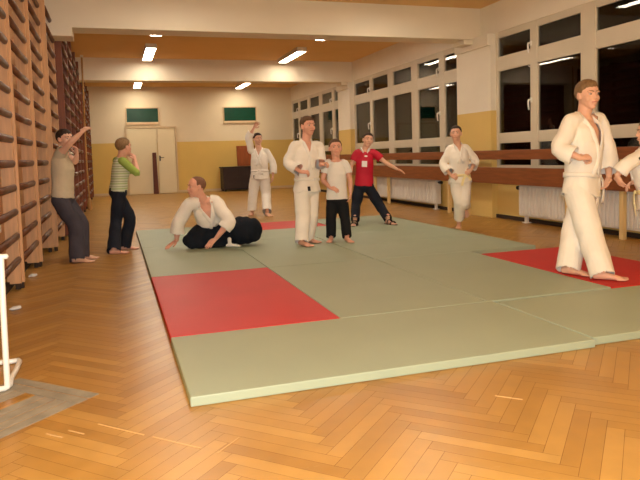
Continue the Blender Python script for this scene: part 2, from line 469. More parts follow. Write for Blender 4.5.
struct(obj('door_handle', rebase(bm, loc), M['valve'], d))

# ------------------------------------------------------------------ grey worn patch of parquet at the left
bm = bmesh.new()
P = [(-0.49, 3.36), (-0.10, 2.99), (-0.52, 2.60), (-0.88, 2.97)]
s45 = math.sqrt(0.5)
def strip(cx, cy, dx, dy, l, w):
    px, py = -dy, dx
    c = [(cx + dx * a * l / 2 + px * b * w / 2, cy + dy * a * l / 2 + py * b * w / 2) for a, b in ((-1, -1), (1, -1), (1, 1), (-1, 1))]
    lo = [bm.verts.new((x, y, 0.0005)) for x, y in c]; hi = [bm.verts.new((x, y, 0.0025)) for x, y in c]
    bm.faces.new(hi)
    for i in range(4): bm.faces.new((lo[i], lo[(i + 1) % 4], hi[(i + 1) % 4], hi[i]))
ax, ay, w = -0.11, 2.99, 0.066
for i in range(2):       # boards along the upper edge of the patch
    strip(ax - s45 * (.265 + w * (i + .5)), ay + s45 * (.265 - w * (i + .5)), s45, -s45, 0.53, w - .009)
for i in range(8):       # boards running towards the viewer
    if i == 4: continue
    strip(ax - s45 * (2 * w + .19 + w * (i + .5)), ay - s45 * (2 * w + .19 - w * (i + .5)), s45, s45, 0.38, w - .009)
struct(obj('trim_9', bm, M['grey_board']), 'grey worn parquet boards on the floor at the left')

# pale scratches and dried glue along a few joints
bm = bmesh.new()
for x0_, y0_, x1_, y1_, w_ in ((-0.11, 2.64, 0.06, 2.465, .006), (0.09, 2.435, 0.25, 2.27, .006), (-0.30, 2.62, -0.24, 2.56, .007), (-0.22, 2.62, -0.16, 2.56, .006), (0.30, 2.21, 0.40, 2.31, .004), (1.5, 2.30, 1.58, 2.22, .006)):
    l_ = math.hypot(x1_ - x0_, y1_ - y0_)
    strip((x0_ + x1_) / 2, (y0_ + y1_) / 2, (x1_ - x0_) / l_, (y1_ - y0_) / l_, l_, w_)
struct(obj('trim_10', bm, M['scratch']), 'pale scratches on the parquet')

# ------------------------------------------------------------------ ceiling lights
def ceiling_light(x, y, label):
    e = tag(empty('ceiling_light', (x, y, ZC)), label, 'ceiling light', 'fluorescent ceiling lights')
    bm = bmesh.new(); box(bm, (-0.10, -0.80, -0.045), (0.10, 0.80, 0.0), 0.006)
    for s in (-1, 1): box(bm, (-0.10, s * 0.80 - 0.012, -0.085), (0.10, s * 0.80 + 0.012, -0.0), 0.004)
    for s in (-1, 1): box(bm, (s * 0.098 - 0.006, -0.80, -0.088), (s * 0.098 + 0.006, 0.80, 0.0))
    obj('housing', bm, M['pvc'], e)
    bm = bmesh.new(); box(bm, (-0.09, -0.785, -0.085), (0.09, 0.785, -0.046), 0.01); obj('diffuser', bm, M['lamp'], e)
for x, y, l in ((0.79, 13.45, 'lit fluorescent light on the ceiling at left between the two beams, the one seen whole'),
                (3.78, 13.45, 'lit fluorescent light on the ceiling at right between the two beams, the one seen whole'),
                (0.80, 10.62, 'lit fluorescent light at left peeking out just below the near beam'),
                (3.76, 10.62, 'lit fluorescent light at right peeking out just below the near beam'),
                (0.76, 18.95, 'small far fluorescent light above the double door, behind the second beam'),
                (3.80, 18.95, 'small far fluorescent light above the cabinet, behind the second beam'),
                (0.74, 16.2, 'fluorescent light hidden behind the second beam on the left'),
                (3.62, 16.2, 'fluorescent light hidden behind the second beam on the right'),
                (0.80, 7.25, 'fluorescent light over the mats before the near beam, on the left'),
                (3.70, 7.25, 'fluorescent light over the mats before the near beam, on the right')):
    ceiling_light(x, y, l)

# ------------------------------------------------------------------ wall bars along the left wall
ORD = ['first', 'second', 'third', 'fourth', 'fifth', 'sixth', 'seventh', 'eighth', 'ninth', 'tenth', 'eleventh', 'twelfth', 'thirteenth', 'fourteenth']
def wall_bars(y0, w, xf, ztop, pm, bmname, label):
    loc = Vector((XL, y0, 0))
    e = tag(empty('wall_bars', loc), label, 'wall bars', 'wall bars along the left wall')
    bm = bmesh.new(); box(bm, (xf - 0.125, y0 + 0.04, 0.12), (xf - 0.105, y0 + w - 0.04, ztop - 0.05)); obj('backing_panel', rebase(bm, loc), M[bmname], e)
    for y in (y0 + 0.003, y0 + w - 0.041):
        bm = bmesh.new(); box(bm, (min(XL + 0.01, xf - 0.11), y, 0.05), (xf, y + 0.038, ztop), 0.006); obj('upright', rebase(bm, loc), M[pm], e)
        bm = bmesh.new(); box(bm, (xf - 0.05, y + 0.004, 0.0), (xf - 0.01, y + 0.034, 0.052), 0.004); obj('shaded_floor_bracket', rebase(bm, loc), M['base'], e)  # bracket coloured dark to pass for the shadow under the upright
    z = 0.25
    while z < ztop - 0.08:
        bm = bmesh.new(); tube(bm, [(xf - 0.012, y0 + 0.042, z), (xf - 0.012, y0 + w - 0.042, z)], [(0.031, 0.024)] * 2, 10, (False, False), 1)
        obj('rung', rebase(bm, loc), M['rung'], e, True); z += 0.2
n = 0
y = 3.55
while y < 8.4:
    wall_bars(y, 1.13, (-0.79, -0.78, -0.76, -0.73, -0.67)[n], 3.05, 'bar_post', 'bar_back', 'light pine wall bars with dark rungs on the left wall, %s unit from the viewer' % ORD[n]); y += 1.135; n += 1
y = 9.3
while y < 14.0:
    wall_bars(y, 1.2, -0.59, 3.1, 'bar_dark', 'bar_dark', 'reddish brown wall bars on the left wall, %s unit from the viewer' % ORD[n]); y += 1.205; n += 1
y = 15.0
while y < 19.4:
    wall_bars(y, 1.2, -0.59, 3.1, 'bar_dark', 'bar_dark', 'far reddish brown wall bars on the left wall, %s unit from the viewer' % ORD[n]); y += 1.205; n += 1

# ------------------------------------------------------------------ guard rail of two boards in front of the radiators
xg = 5.32
e = tag(empty('guard_rail', (xg, 10.0, 0)), 'long reddish brown guard rail of two boards on pale posts along the windows', 'guard rail')
loc = Vector((xg, 10.0, 0))
for nm, a, b in (('upper_board', 0.90, 1.035), ('lower_board', 0.545, 0.785)):
    bm = bmesh.new(); box(bm, (xg, 3.0, a), (xg + 0.03, 19.6, b), 0.008); obj(nm, rebase(bm, loc), M['rail'], e)
for y in (3.4, 5.69, 6.59, 8.95, 9.55, 12.05, 12.75, 15.2, 18.0):
    bm = bmesh.new(); box(bm, (xg + 0.031, y - 0.03, 0), (xg + 0.085, y + 0.03, 1.0), 0.006); obj('post', rebase(bm, loc), M['post'], e)

# ------------------------------------------------------------------ radiators
def radiator(y0, y1, label):
    loc = Vector((XR - 0.13, (y0 + y1) / 2, 0))
    e = tag(empty('radiator', loc), label, 'radiator', 'white radiators under the windows')
    bm = bmesh.new(); box(bm, (XR - 0.155, y0, 0.10), (XR - 0.05, y1, 0.54), 0.012)
    n = int((y1 - y0) / 0.07)
    for i in range(n):
        yy = y0 + 0.04 + i * (y1 - y0 - 0.08) / (n - 1)
        box(bm, (XR - 0.172, yy - 0.022, 0.125), (XR - 0.15, yy + 0.022, 0.515), 0.008)
    obj('panel', rebase(bm, loc), M['radiator'], e)
    for yy in (y0 + 0.1, y1 - 0.1):
        bm = bmesh.new(); box(bm, (XR - 0.12, yy - 0.025, 0), (XR - 0.08, yy + 0.025, 0.105), 0.004); box(bm, (XR - 0.15, yy - 0.04, 0), (XR - 0.05, yy + 0.04, 0.012), 0.003)
        obj('foot', rebase(bm, loc), M['radiator'], e)
    for yy, s in ((y0, -1), (y1, 1)):
        bm = bmesh.new(); tube(bm, [(XR - 0.1, yy, 0.49), (XR - 0.1, yy + s * 0.05, 0.49), (XR - 0.1, yy + s * 0.10, 0.49)], [0.016, 0.024, 0.03], 10)
        obj('valve', rebase(bm, loc), M['valve'], e, True)
radiator(4.6, 7.70, 'white ribbed radiator under the near window behind the tallest boy')
radiator(10.15, 13.4, 'white ribbed radiator under the middle window, partly behind the boy in red')

# ------------------------------------------------------------------ tatami mats
def tatami(x0, x1, y0, y1, colr, label, z=0.045):
    bm = bmesh.new(); box(bm, (x0 + 0.003, y0 + 0.003, 0.001), (x1 - 0.003, y1 - 0.003, z), 0.006)
    loc = Vector(((x0 + x1) / 2, (y0 + y1) / 2, 0))
    o = obj('tatami_mat', rebase(bm, loc), M[colr]); o.location = loc
    return tag(o, label, 'mat', 'judo mats on the floor')
a, b, c, dd = 0.255, 1.28, 2.32, 3.34
Y0, Y1, Y2, Y3, Y4 = 2.665, 3.63, 5.54, 7.50, 9.42
tatami(a, c + 0.03, Y0, Y1, 'mat_green', 'green mat nearest the viewer with its pale front edge showing')
tatami(c + 0.035, 4.36, Y0 + 0.03, Y1 - 0.03, 'mat_green', 'green mat at the front right corner of the mat area')
tatami(a, b, Y1, Y2 + 0.05, 'mat_red', 'red mat at the left edge of the mat area')
tatami(b, c, Y1, Y2 + 0.03, 'mat_green', 'green mat directly right of the left red mat')
tatami(c, dd - 0.005, Y1, Y2, 'mat_green', 'green mat directly left of the red mat under the tallest boy')
tatami(dd, 4.30, Y1 - 0.02, 5.34, 'mat_red', 'red mat under the tallest boy at the right')
tatami(a, b, Y2 + 0.05, Y3, 'mat_green', 'green mat under the kneeling man behind the left red mat')
tatami(b, c - 0.01, Y2 + 0.03, Y3, 'mat_green', 'green mat under the boy in the white uniform at the centre')
tatami(c - 0.005, 4.12, Y2, Y2 + 0.98, 'mat_green', 'green mat just behind the right red mat')
tatami(c - 0.005, 4.14, Y2 + 0.985, Y3, 'mat_green', 'green mat under the bare feet of the small boy in white shirt')
tatami(a, b + 0.02, Y3, Y4, 'mat_green', 'green mat at the far left corner, behind the kneeling man')
tatami(b + 0.025, 2.84, Y3, Y3 + 0.97, 'mat_green', 'green mat between the centre boy and the far red mat')
tatami(b + 0.025, 2.84, Y3 + 0.975, Y4, 'mat_red', 'far red mat behind the boy at the centre')
tatami(2.845, 4.12, Y3, Y4, 'mat_green', 'green mat at the far right corner under the boy in red')

# ------------------------------------------------------------------ things by the back wall
loc = Vector((3.68, 19.75, 0))
e = tag(empty('cabinet', loc), 'low dark brown cabinet against the back wall, behind the waving person', 'cabinet')
bm = bmesh.new(); box(bm, (3.18, 19.50, 0.05), (4.20, 20.05, 0.72), 0.008); obj('body', rebase(bm, loc), M['cabinet'], e)
bm = bmesh.new(); box(bm, (3.15, 19.47, 0.72), (4.23, 20.06, 0.755), 0.008); obj('top', rebase(bm, loc), M['cabinet'], e)
for x in (3.2, 3.70):
    bm = bmesh.new(); box(bm, (x, 19.482, 0.08), (x + 0.48, 19.498, 0.70), 0.004); dr = obj('door', rebase(bm, loc), M['cabinet'], e)
    bm = bmesh.new(); tube(bm, [(x + (0.43 if x < 3.5 else 0.05), 19.482, 0.42), (x + (0.43 if x < 3.5 else 0.05), 19.455, 0.42)], [0.012, 0.016], 8); obj('knob', rebase(bm, loc), M['valve'], dr)
for x in (3.22, 4.1):
    for y in (19.54, 19.98):
        bm = bmesh.new(); box(bm, (x, y, 0), (x + 0.06, y + 0.05, 0.05)); obj('foot', rebase(bm, loc), M['cabinet'], e)
bm = bmesh.new()
box(bm, (3.72, 0, 0), (4.32, 0.03, 0.64), 0.004); box(bm, (3.78, -0.008, 0.06), (4.26, 0.0, 0.58), 0.004)
R = Matrix.Rotation(math.radians(-8), 3, 'X')
for v in bm.verts: v.co = R @ v.co + Vector((0, 19.93, 0.766))
loc = Vector((4.02, 19.93, 0.756)); o = obj('wooden_board', rebase(bm, loc), M['board']); o.location = loc
tag(o, 'red brown wooden board leaning on the wall on top of the dark cabinet', 'board')
bm = bmesh.new(); box(bm, (-0.075, -0.02, 0), (0.075, 0.02, 1.26), 0.006)
for v in bm.verts:
    if v.co.z > 1.2: v.co.x *= 0.75
R = Matrix.Rotation(math.radians(-6), 3, 'X')
loc = Vector((1.19, 19.88, 0.005))
for v in bm.verts: v.co = R @ v.co
o = obj('wooden_plank', bm, M['plank']); o.location = loc
tag(o, 'dark brown plank leaning upright against the cream double door', 'plank')
# ------------------------------------------------------------------ climbing rope
bm = bmesh.new()
tube(bm, [(-0.52, 14.2, 3.2), (-0.53, 14.19, 2.0), (-0.535, 14.2, 1.0), (-0.52, 14.2, 0.24)], [0.019] * 4, 8, (False, False), 3)
loc = Vector((-0.52, 14.2, 0.1))
e = tag(empty('climbing_rope', loc), 'thin tan climbing rope hanging beside the far wall bars', 'rope')
obj('rope', rebase(bm, loc), M['rope'], e, True)
bm = bmesh.new(); tube(bm, [(-0.52, 14.2, 0.26), (-0.52, 14.2, 0.2), (-0.52, 14.2, 0.12), (-0.52, 14.2, 0.06)], [0.03, 0.045, 0.055, 0.04], 12); obj('rope_end', rebase(bm, loc), M['rope'], e, True)
bm = bmesh.new(); box(bm, (-0.55, 14.17, 3.21), (-0.49, 14.23, ZC - 0.001), 0.006); obj('ceiling_hook', rebase(bm, loc), M['beam'], e)
# ------------------------------------------------------------------ white steel stand at the left edge
loc = Vector((-0.53, 3.3, 0))
e = tag(empty('steel_stand', loc), 'white tubular steel stand at the left edge beside the wall bars', 'stand')
bm = bmesh.new(); tube(bm, [(-0.52, 3.20, 0.02), (-0.52, 3.22, 0.35), (-0.52, 3.25, 0.62)], [0.014] * 3, 10); obj('upright', rebase(bm, loc), M['steel_white'], e, True)
bm = bmesh.new(); tube(bm, [(-0.50, 3.25, 0.62), (-0.60, 3.25, 0.62), (-0.70, 3.25, 0.62)], [0.013] * 3, 10); obj('top_bar', rebase(bm, loc), M['steel_white'], e, True)
bm = bmesh.new(); tube(bm, [(-0.70, 3.25, 0.62), (-0.70, 3.22, 0.35), (-0.70, 3.20, 0.02)], [0.013] * 3, 10); obj('upright', rebase(bm, loc), M['steel_white'], e, True)
bm = bmesh.new(); tube(bm, [(-0.72, 3.63, 0.016), (-0.56, 3.62, 0.016), (-0.52, 3.60, 0.016), (-0.522, 3.32, 0.016), (-0.53, 3.19, 0.016), (-0.72, 3.18, 0.016)], [0.013] * 6, 10); obj('foot_loop', rebase(bm, loc), M['steel_white'], e, True)
# ------------------------------------------------------------------ small white scraps on the floor by the bars
for x, y, l in ((-0.76, 6.37, 'small white scrap on the floor by the wall bars, nearer the boy in jeans'), (-0.72, 4.98, 'small white scrap on the floor by the nearest wall bars')):
    bm = bmesh.new(); ellipsoid(bm, Vector((0, 0, 0.014)), (Vector((.035, .01, 0)), Vector((-.01, .03, 0)), Vector((0, 0, .014))), 12)
    for v in bm.verts: v.co += Vector((1, 1, .3)) * (.012 * noise.noise(v.co * 60 + Vector((x * 9, y, 0))))
    for v in bm.verts: v.co.z = max(.0005, v.co.z)
    o = obj('paper_scrap', bm, M['paper']); o.location = (x, y, 0); tag(o, l, 'scrap', 'white scraps on the floor')
# ------------------------------------------------------------------ socket plate between the wall bars
loc = Vector((XL + 0.017, 5.2, 0.56))
e = tag(empty('socket_plate', loc), 'white wall socket plate behind the nearest wall bars', 'socket')
bm = bmesh.new(); box(bm, (XL + 0.017, 5.05, 0.52), (XL + 0.045, 5.45, 0.62), 0.006); obj('plate', rebase(bm, loc), M['handle'], e)
bm = bmesh.new(); tube(bm, [(XL + 0.040, 5.26, 0.57), (XL + 0.050, 5.26, 0.57)], [0.018, 0.016], 10); obj('socket_hole', rebase(bm, loc), M['valve'], e)
# ------------------------------------------------------------------ people
def lerp(a, b, t): return a * (1 - t) + b * t
UPZ = Vector((0, 0, 1))
def V(p): return Vector(p)
class Pose:
    """joints of one person in room coordinates, with the body frame worked out"""
    def __init__(s, j, k, face, look, up=(0, 0, 1), feet=None, inset=0.86):
        s.j = {n: V(p) for n, p in j.items()}; s.k = k
        J = s.j
        s.F = V((face[0], face[1], 0)).normalized()
        m = (J['shR'] + J['shL']) / 2
        for n in ('shR', 'shL'): J[n] = m + (J[n] - m) * inset
        s.S = m
        s.Rs = (J['shR'] - J['shL']).normalized()
        s.Rh = (J['hipR'] - J['hipL']).normalized()
        s.P = J['pelvis']; s.N = J['neck']
        s.look = V(look).normalized(); s.hup = V(up)
        s.feet = feet or (None, None)
    def frame(s, t):
        """t 0 pelvis .. 1 neck: centre, right, front, up"""
        up = (s.N - s.P).normalized()
        r = lerp(s.Rh, s.Rs, min(1, max(0, t)))
        r = (r - up * r.dot(up)).normalized()
        return lerp(s.P, s.N, t), r, up.cross(r).normalized(), up
def torso_loft(bm, ps, spec, n=20, power=2.4):
    """spec: (t, half width, half depth, forward shift)"""
    rings = []
    for t, a, b, sh in spec:
        c, r, f, u = ps.frame(t)
        ring = []
        for i in range(n):
            an = 2 * math.pi * i / n; cs, sn = math.cos(an), math.sin(an)
            x = math.copysign(abs(cs) ** (2 / power), cs); y = math.copysign(abs(sn) ** (2 / power), sn)
            ring.append(c + r * (a * x) + f * (b * y + sh))
        rings.append(ring)
    loft(bm, rings)
def hand(bm, wr, tip, side, nrm, k, curl, spread=0.12, thumb_in=0.2):
    d = (tip - wr).normalized()
    n = (nrm - d * nrm.dot(d)).normalized()
    w = d.cross(n) * (1 if side == 'R' else -1)       # towards the thumb
    L = 0.078 * k
    def rr(c, a, b, m=10): return [c + w * (math.cos(2 * math.pi * i / m) * a) + n * (math.sin(2 * math.pi * i / m) * b) for i in range(m)]
    loft(bm, [rr(wr - d * 0.02 * k, .018 * k, .016 * k), rr(wr, .021 * k, .017 * k), rr(wr + d * L * .4, .031 * k, .016 * k), rr(wr + d * L * .85, .036 * k, .014 * k), rr(wr + d * L * 1.02, .033 * k, .011 * k)])
    for q, ln in ((1.5, .060), (.5, .070), (-.5, .065), (-1.5, .050)):
        b = wr + d * (L * (0.93 if abs(q) < 1 else 0.88)) + w * (q * .0185 * k)
        dd = (d + w * (q * spread)).normalized()
        pts = [b - dd * .015 * k, b]; ang = curl * 0.35; p = b
        for seg, sc in ((.45, 1), (.32, 1.25), (.25, 0.9)):
            ang += curl * sc * 0.45
            p = p + (dd * math.cos(ang) + n * math.sin(ang)) * (ln * seg * k); pts.append(p)
        tube(bm, pts, [.0088 * k, .0088 * k, .0082 * k, .0076 * k, .0066 * k], 8, (True, True), 1)
    b = wr + d * L * .28 + w * .026 * k
    p1 = b + (d * .55 + w * .75 + n * thumb_in).normalized() * .026 * k
    p2 = p1 + (d * .8 + w * .3 + n * (thumb_in + curl * .4)).normalized() * .024 * k
    p3 = p2 + (d * .9 - w * .1 * curl + n * (thumb_in + curl * .6)).normalized() * .018 * k
    tube(bm, [b - w * .015 * k, b, p1, p2, p3], [.012 * k, .012 * k, .0105 * k, .009 * k, .0075 * k], 8, (True, True), 1)
def foot(bm, an, dirv, k, ground):
    d = V((dirv[0], dirv[1], dirv[2] if len(dirv) > 2 else 0)).normalized()
    flat = abs(d.z) < 0.05
    w = V((-d.y, d.x, 0)).normalized(); u = w.cross(d) * -1
    if u.z < 0 and flat: u = -u
    base = V((an.x, an.y, ground)) if flat else an - u * .06 * k
    heel = base - d * .045 * k + u * .03 * k
    def rr(c, a, b, m=12): return [c + w * (math.cos(2 * math.pi * i / m) * a) + u * (math.sin(2 * math.pi * i / m) * b) for i in range(m)]
    loft(bm, [rr(heel - d * .012 * k, .016 * k, .018 * k), rr(heel, .027 * k, .028 * k), rr(base + d * .01 * k + u * .034 * k, .029 * k, .032 * k), rr(base + d * .06 * k + u * .026 * k, .031 * k, .025 * k),
              rr(base + d * .11 * k + u * .018 * k, .038 * k, .017 * k), rr(base + d * .14 * k + u * .014 * k, .036 * k, .012 * k)])
    tube(bm, [an + u * .05 * k, base + u * .04 * k], [.032 * k, .03 * k], 12, (True, True), 1)
    for q, ln, r in ((-2, .030, .009), (-1, .034, .0085), (0, .036, .009), (1, .038, .0095), (2, .040, .0125)):
        s = 1 if True else -1
        b = base + d * (.135 - abs(q) * .004) * k + w * (q * .0165 * k) + u * .011 * k
        tube(bm, [b - d * .02 * k, b, b + d * ln * k], [r * k, r * k, r * .85 * k], 8, (True, True), 1)
def head_axes(ps):
    f = ps.look; u = (ps.hup - f * ps.hup.dot(f)).normalized(); r = f.cross(u).normalized()
    return r, f, u
def head_mesh(bm, ps, H):
    r, f, u = head_axes(ps); c = ps.j['head']
    L = lambda x, y, z: c + (r * x + f * y + u * z) * H
    E = lambda p, a: ellipsoid(bm, L(*p), (r * (a[0] * H), f * (a[1] * H), u * (a[2] * H)))
    E((0, -.07, .13), (.335, .42, .36))
    E((0, .06, -.10), (.285, .31, .34))
    E((0, .10, -.24), (.225, .25, .235))
    E((0, .24, -.40), (.11, .10, .09))
    for s in (-1, 1):
        E((s * .155, .19, -.12), (.12, .15, .13))
        E((s * .34, -.05, -.03), (.035, .085, .135))
        E((s * .33, -.02, -.1), (.04, .05, .07))
        E((s * .13, .30, .095), (.11, .06, .035))
        E((s * .045, .365, -.125), (.04, .05, .035))
    tube(bm, [L(0, .32, .07), L(0, .365, -.02), L(0, .405, -.11)], [.035 * H, .038 * H, .046 * H], 10, (True, True), 2)
    E((0, .345, -.235), (.11, .05, .025)); E((0, .335, -.285), (.095, .05, .028))
    # neck from the base of the skull to the collar
    tube(bm, [ps.N - (ps.N - ps.P).normalized() * .03 * ps.k, ps.N, L(0, -.10, -.28), L(0, -.10, 0)], [.062 * ps.k, .05 * ps.k, .235 * H, .24 * H], 14, (True, True), 2)
def head_parts(root, ps, H, hairm, style, loc, face=True):
    r, f, u = head_axes(ps); c = ps.j['head']
    L = lambda x, y, z: c + (r * x + f * y + u * z) * H
    # hair: a cap over the skull, drawn inside the skull outside the hairline
    bm = bmesh.new()
    sph = bmesh.ops.create_uvsphere(bm, u_segments=40, v_segments=28, radius=1.0)['verts']
    thick, front, back, rough = style
    for v in sph:
        q = v.co.copy()
        x, y, z = q.x * .335, q.y * .42 - .07, q.z * .36 + .13
        side = abs(q.x)
        line = lerp(back, front, max(0, min(1, (q.y + 0.55) / 1.25)))
        if side > .8 and q.y < .35: line = min(line, .0 - (.1 if q.y < .1 else 0))
        line += .05 * noise.noise(Vector((q.x * 9, q.y * 9, H * 70)))
        g = max(0, min(1, (z - line) / (.10 + .08 * max(0, q.y))))
        n = noise.noise(Vector((q.x * 5 + H * 100, q.y * 5, q.z * 5))) * rough
        n2 = noise.noise(Vector((q.x * 16, q.y * 16, q.z * 9 + H * 50))) * rough * .5
        sc = 0.93 + g * (0.07 + thick * (1 + 0.3 * max(0, q.z)) + n + n2)
        v.co = L(x * sc, (y + .07) * sc - .07, (z - .13) * sc + .13)
    obj('hair', rebase(bm, loc), M[hairm], root, True)
    if not face: return
    for s in (-1, 1):
        bm = bmesh.new()
        vs = ellipsoid(bm, L(s * .135, .302, .015), (r * (.050 * H), f * (.040 * H), u * (.030 * H)), 14)
        for fc in bm.faces:
            q = fc.calc_center_median() - L(s * .135, .302, .015)
            fc.material_index = 1 if abs(q.dot(r)) < .028 * H and q.dot(f) > .02 * H else 0
        obj('eye', rebase(bm, loc), None, root, True, [M['eye_white'], M['iris']])
        bm = bmesh.new(); tube(bm, [L(s * .05, .352, .10), L(s * .13, .342, .125), L(s * .22, .282, .10)], [(.012 * H, .018 * H)] * 3, 8, (True, True), 2)
        obj('eyebrow', rebase(bm, loc), M[hairm], root, True)
    bm = bmesh.new(); tube(bm, [L(-.10, .345, -.258), L(-.04, .378, -.25), L(.04, .378, -.25), L(.10, .345, -.258)], [(.012 * H, .02 * H)] * 4, 8, (True, True), 2)
    obj('mouth', rebase(bm, loc), M['lips'], root, True)
def body(ps, loc, skin, ground, curlR=0.6, curlL=0.6, nR=None, nL=None, legs=True, H=0.22, chest=1.0):
    J, k = ps.j, ps.k; bm = bmesh.new()
    sw = min((J['shR'] - J['shL']).length / 2, .165 * k)
    hw = .125 * k
    torso_loft(bm, ps, [(-.14, hw * .7, .06 * k, 0), (-.05, hw, .082 * k, 0), (.08, hw * 1.0, .086 * k, 0), (.35, .105 * k, .076 * k, .004), (.62, .125 * k, .088 * k * chest, .008), (.80, .125 * k, .08 * k * chest, 0), (.92, .085 * k, .06 * k, -.004), (.99, .05 * k, .048 * k, -.004)], 20, 2.2)
    for s in 'RL':
        sh, el, wr, ha = (J[n + s] for n in ('sh', 'el', 'wr', 'ha'))
        S0 = lerp(ps.S, sh, .45) + (ps.N - ps.S) * .1
        tube(bm, [S0, sh, lerp(sh, el, .45), el, lerp(el, wr, .35), wr], [.046 * k, .047 * k, .04 * k, .033 * k, .034 * k, .021 * k], 12, (True, True), 2)
        nm = (nR if s == 'R' else nL)
        if nm is None: nm = ps.P + ps.F * .05 - wr
        hand(bm, wr, ha, s, V(nm), k, curlR if s == 'R' else curlL)
        if legs:
            hp, kn, an = (J[n + s] for n in ('hip', 'kn', 'an'))
            tube(bm, [hp, lerp(hp, kn, .45), kn, lerp(kn, an, .3), lerp(kn, an, .8), an], [.074 * k, .066 * k, .048 * k, .05 * k, .032 * k, .031 * k], 14, (True, True), 2)
            fd = ps.feet[0 if s == 'R' else 1] or (ps.F.x, ps.F.y)
            foot(bm, an, fd, k, ground)
    head_mesh(bm, ps, H)
    o = obj('person', rebase(fuse(bm, 0.0048, 3, 0.5), loc), M[skin], None, True)
    o.location = loc
    return o
def ring_band(bm, ps, t, a, b, h, th, tilt=0.0, n=40, power=2.4):
    """a flat belt round the torso"""
    c, r, f, u = ps.frame(t); rings = []
    for i in range(n):
        an = 2 * math.pi * i / n; cs, sn = math.cos(an), math.sin(an)
        x = math.copysign(abs(cs) ** (2 / power), cs); y = math.copysign(abs(sn) ** (2 / power), sn)
        out = (r * (x * b) + f * (y * a)).normalized()
        p = c + r * (a * x) + f * (b * y) + u * (tilt * sn)
        rings.append([p - u * h / 2, p + u * h / 2, p + u * h / 2 + out * th, p - u * h / 2 + out * th])
    V4 = [[bm.verts.new(q) for q in g] for g in rings]
    for i in range(n):
        A, B = V4[i], V4[(i + 1) % n]
        for m in range(4): bm.faces.new((A[m], A[(m + 1) % 4], B[(m + 1) % 4], B[m]))
def ribbon(bm, pts, w, th, wdir):
    pts = [V(p) for p in pts]; rings = []
    for i, p in enumerate(pts):
        t = (pts[min(i + 1, len(pts) - 1)] - pts[max(i - 1, 0)]).normalized()
        a = (wdir - t * wdir.dot(t)).normalized(); b = t.cross(a)
        rings.append([p + a * (sx * w / 2) + b * (sy * th / 2) for sx, sy in ((-1, -1), (1, -1), (1, 1), (-1, 1))])
    loft(bm, rings)
def hit(bvh, o, d):
    h = bvh.ray_cast(o, d)
    return (h[0], h[1]) if h[0] is not None else (None, None)
def sleeve(bm, ps, s, upto, r0, r1, r2):
    """upto: 0..1 on the upper arm, 1..2 on the forearm; returns cuff centre and direction"""
    J, k = ps.j, ps.k
    sh, el, wr = (J[n + s] for n in ('sh', 'el', 'wr'))
    S0 = lerp(ps.S, sh, .35)
    if upto <= 1:
        e = lerp(sh, el, upto)
        tube(bm, [S0, sh, e], [r0 * .95, r0, r2], 16, (True, False), 3); return e, (el - sh).normalized()
    e = lerp(el, wr, upto - 1)
    tube(bm, [S0, sh, lerp(sh, el, .5), el, e], [r0 * .95, r0, r1, r1, r2], 16, (True, False), 3)
    return e, (wr - el).normalized()
def open_ends(bm, ends):
    for c, d, rad, tol in ends:
        cull(bm, lambda q: abs((q - c).dot(d)) < tol and (q - c).length < rad * 0.92)
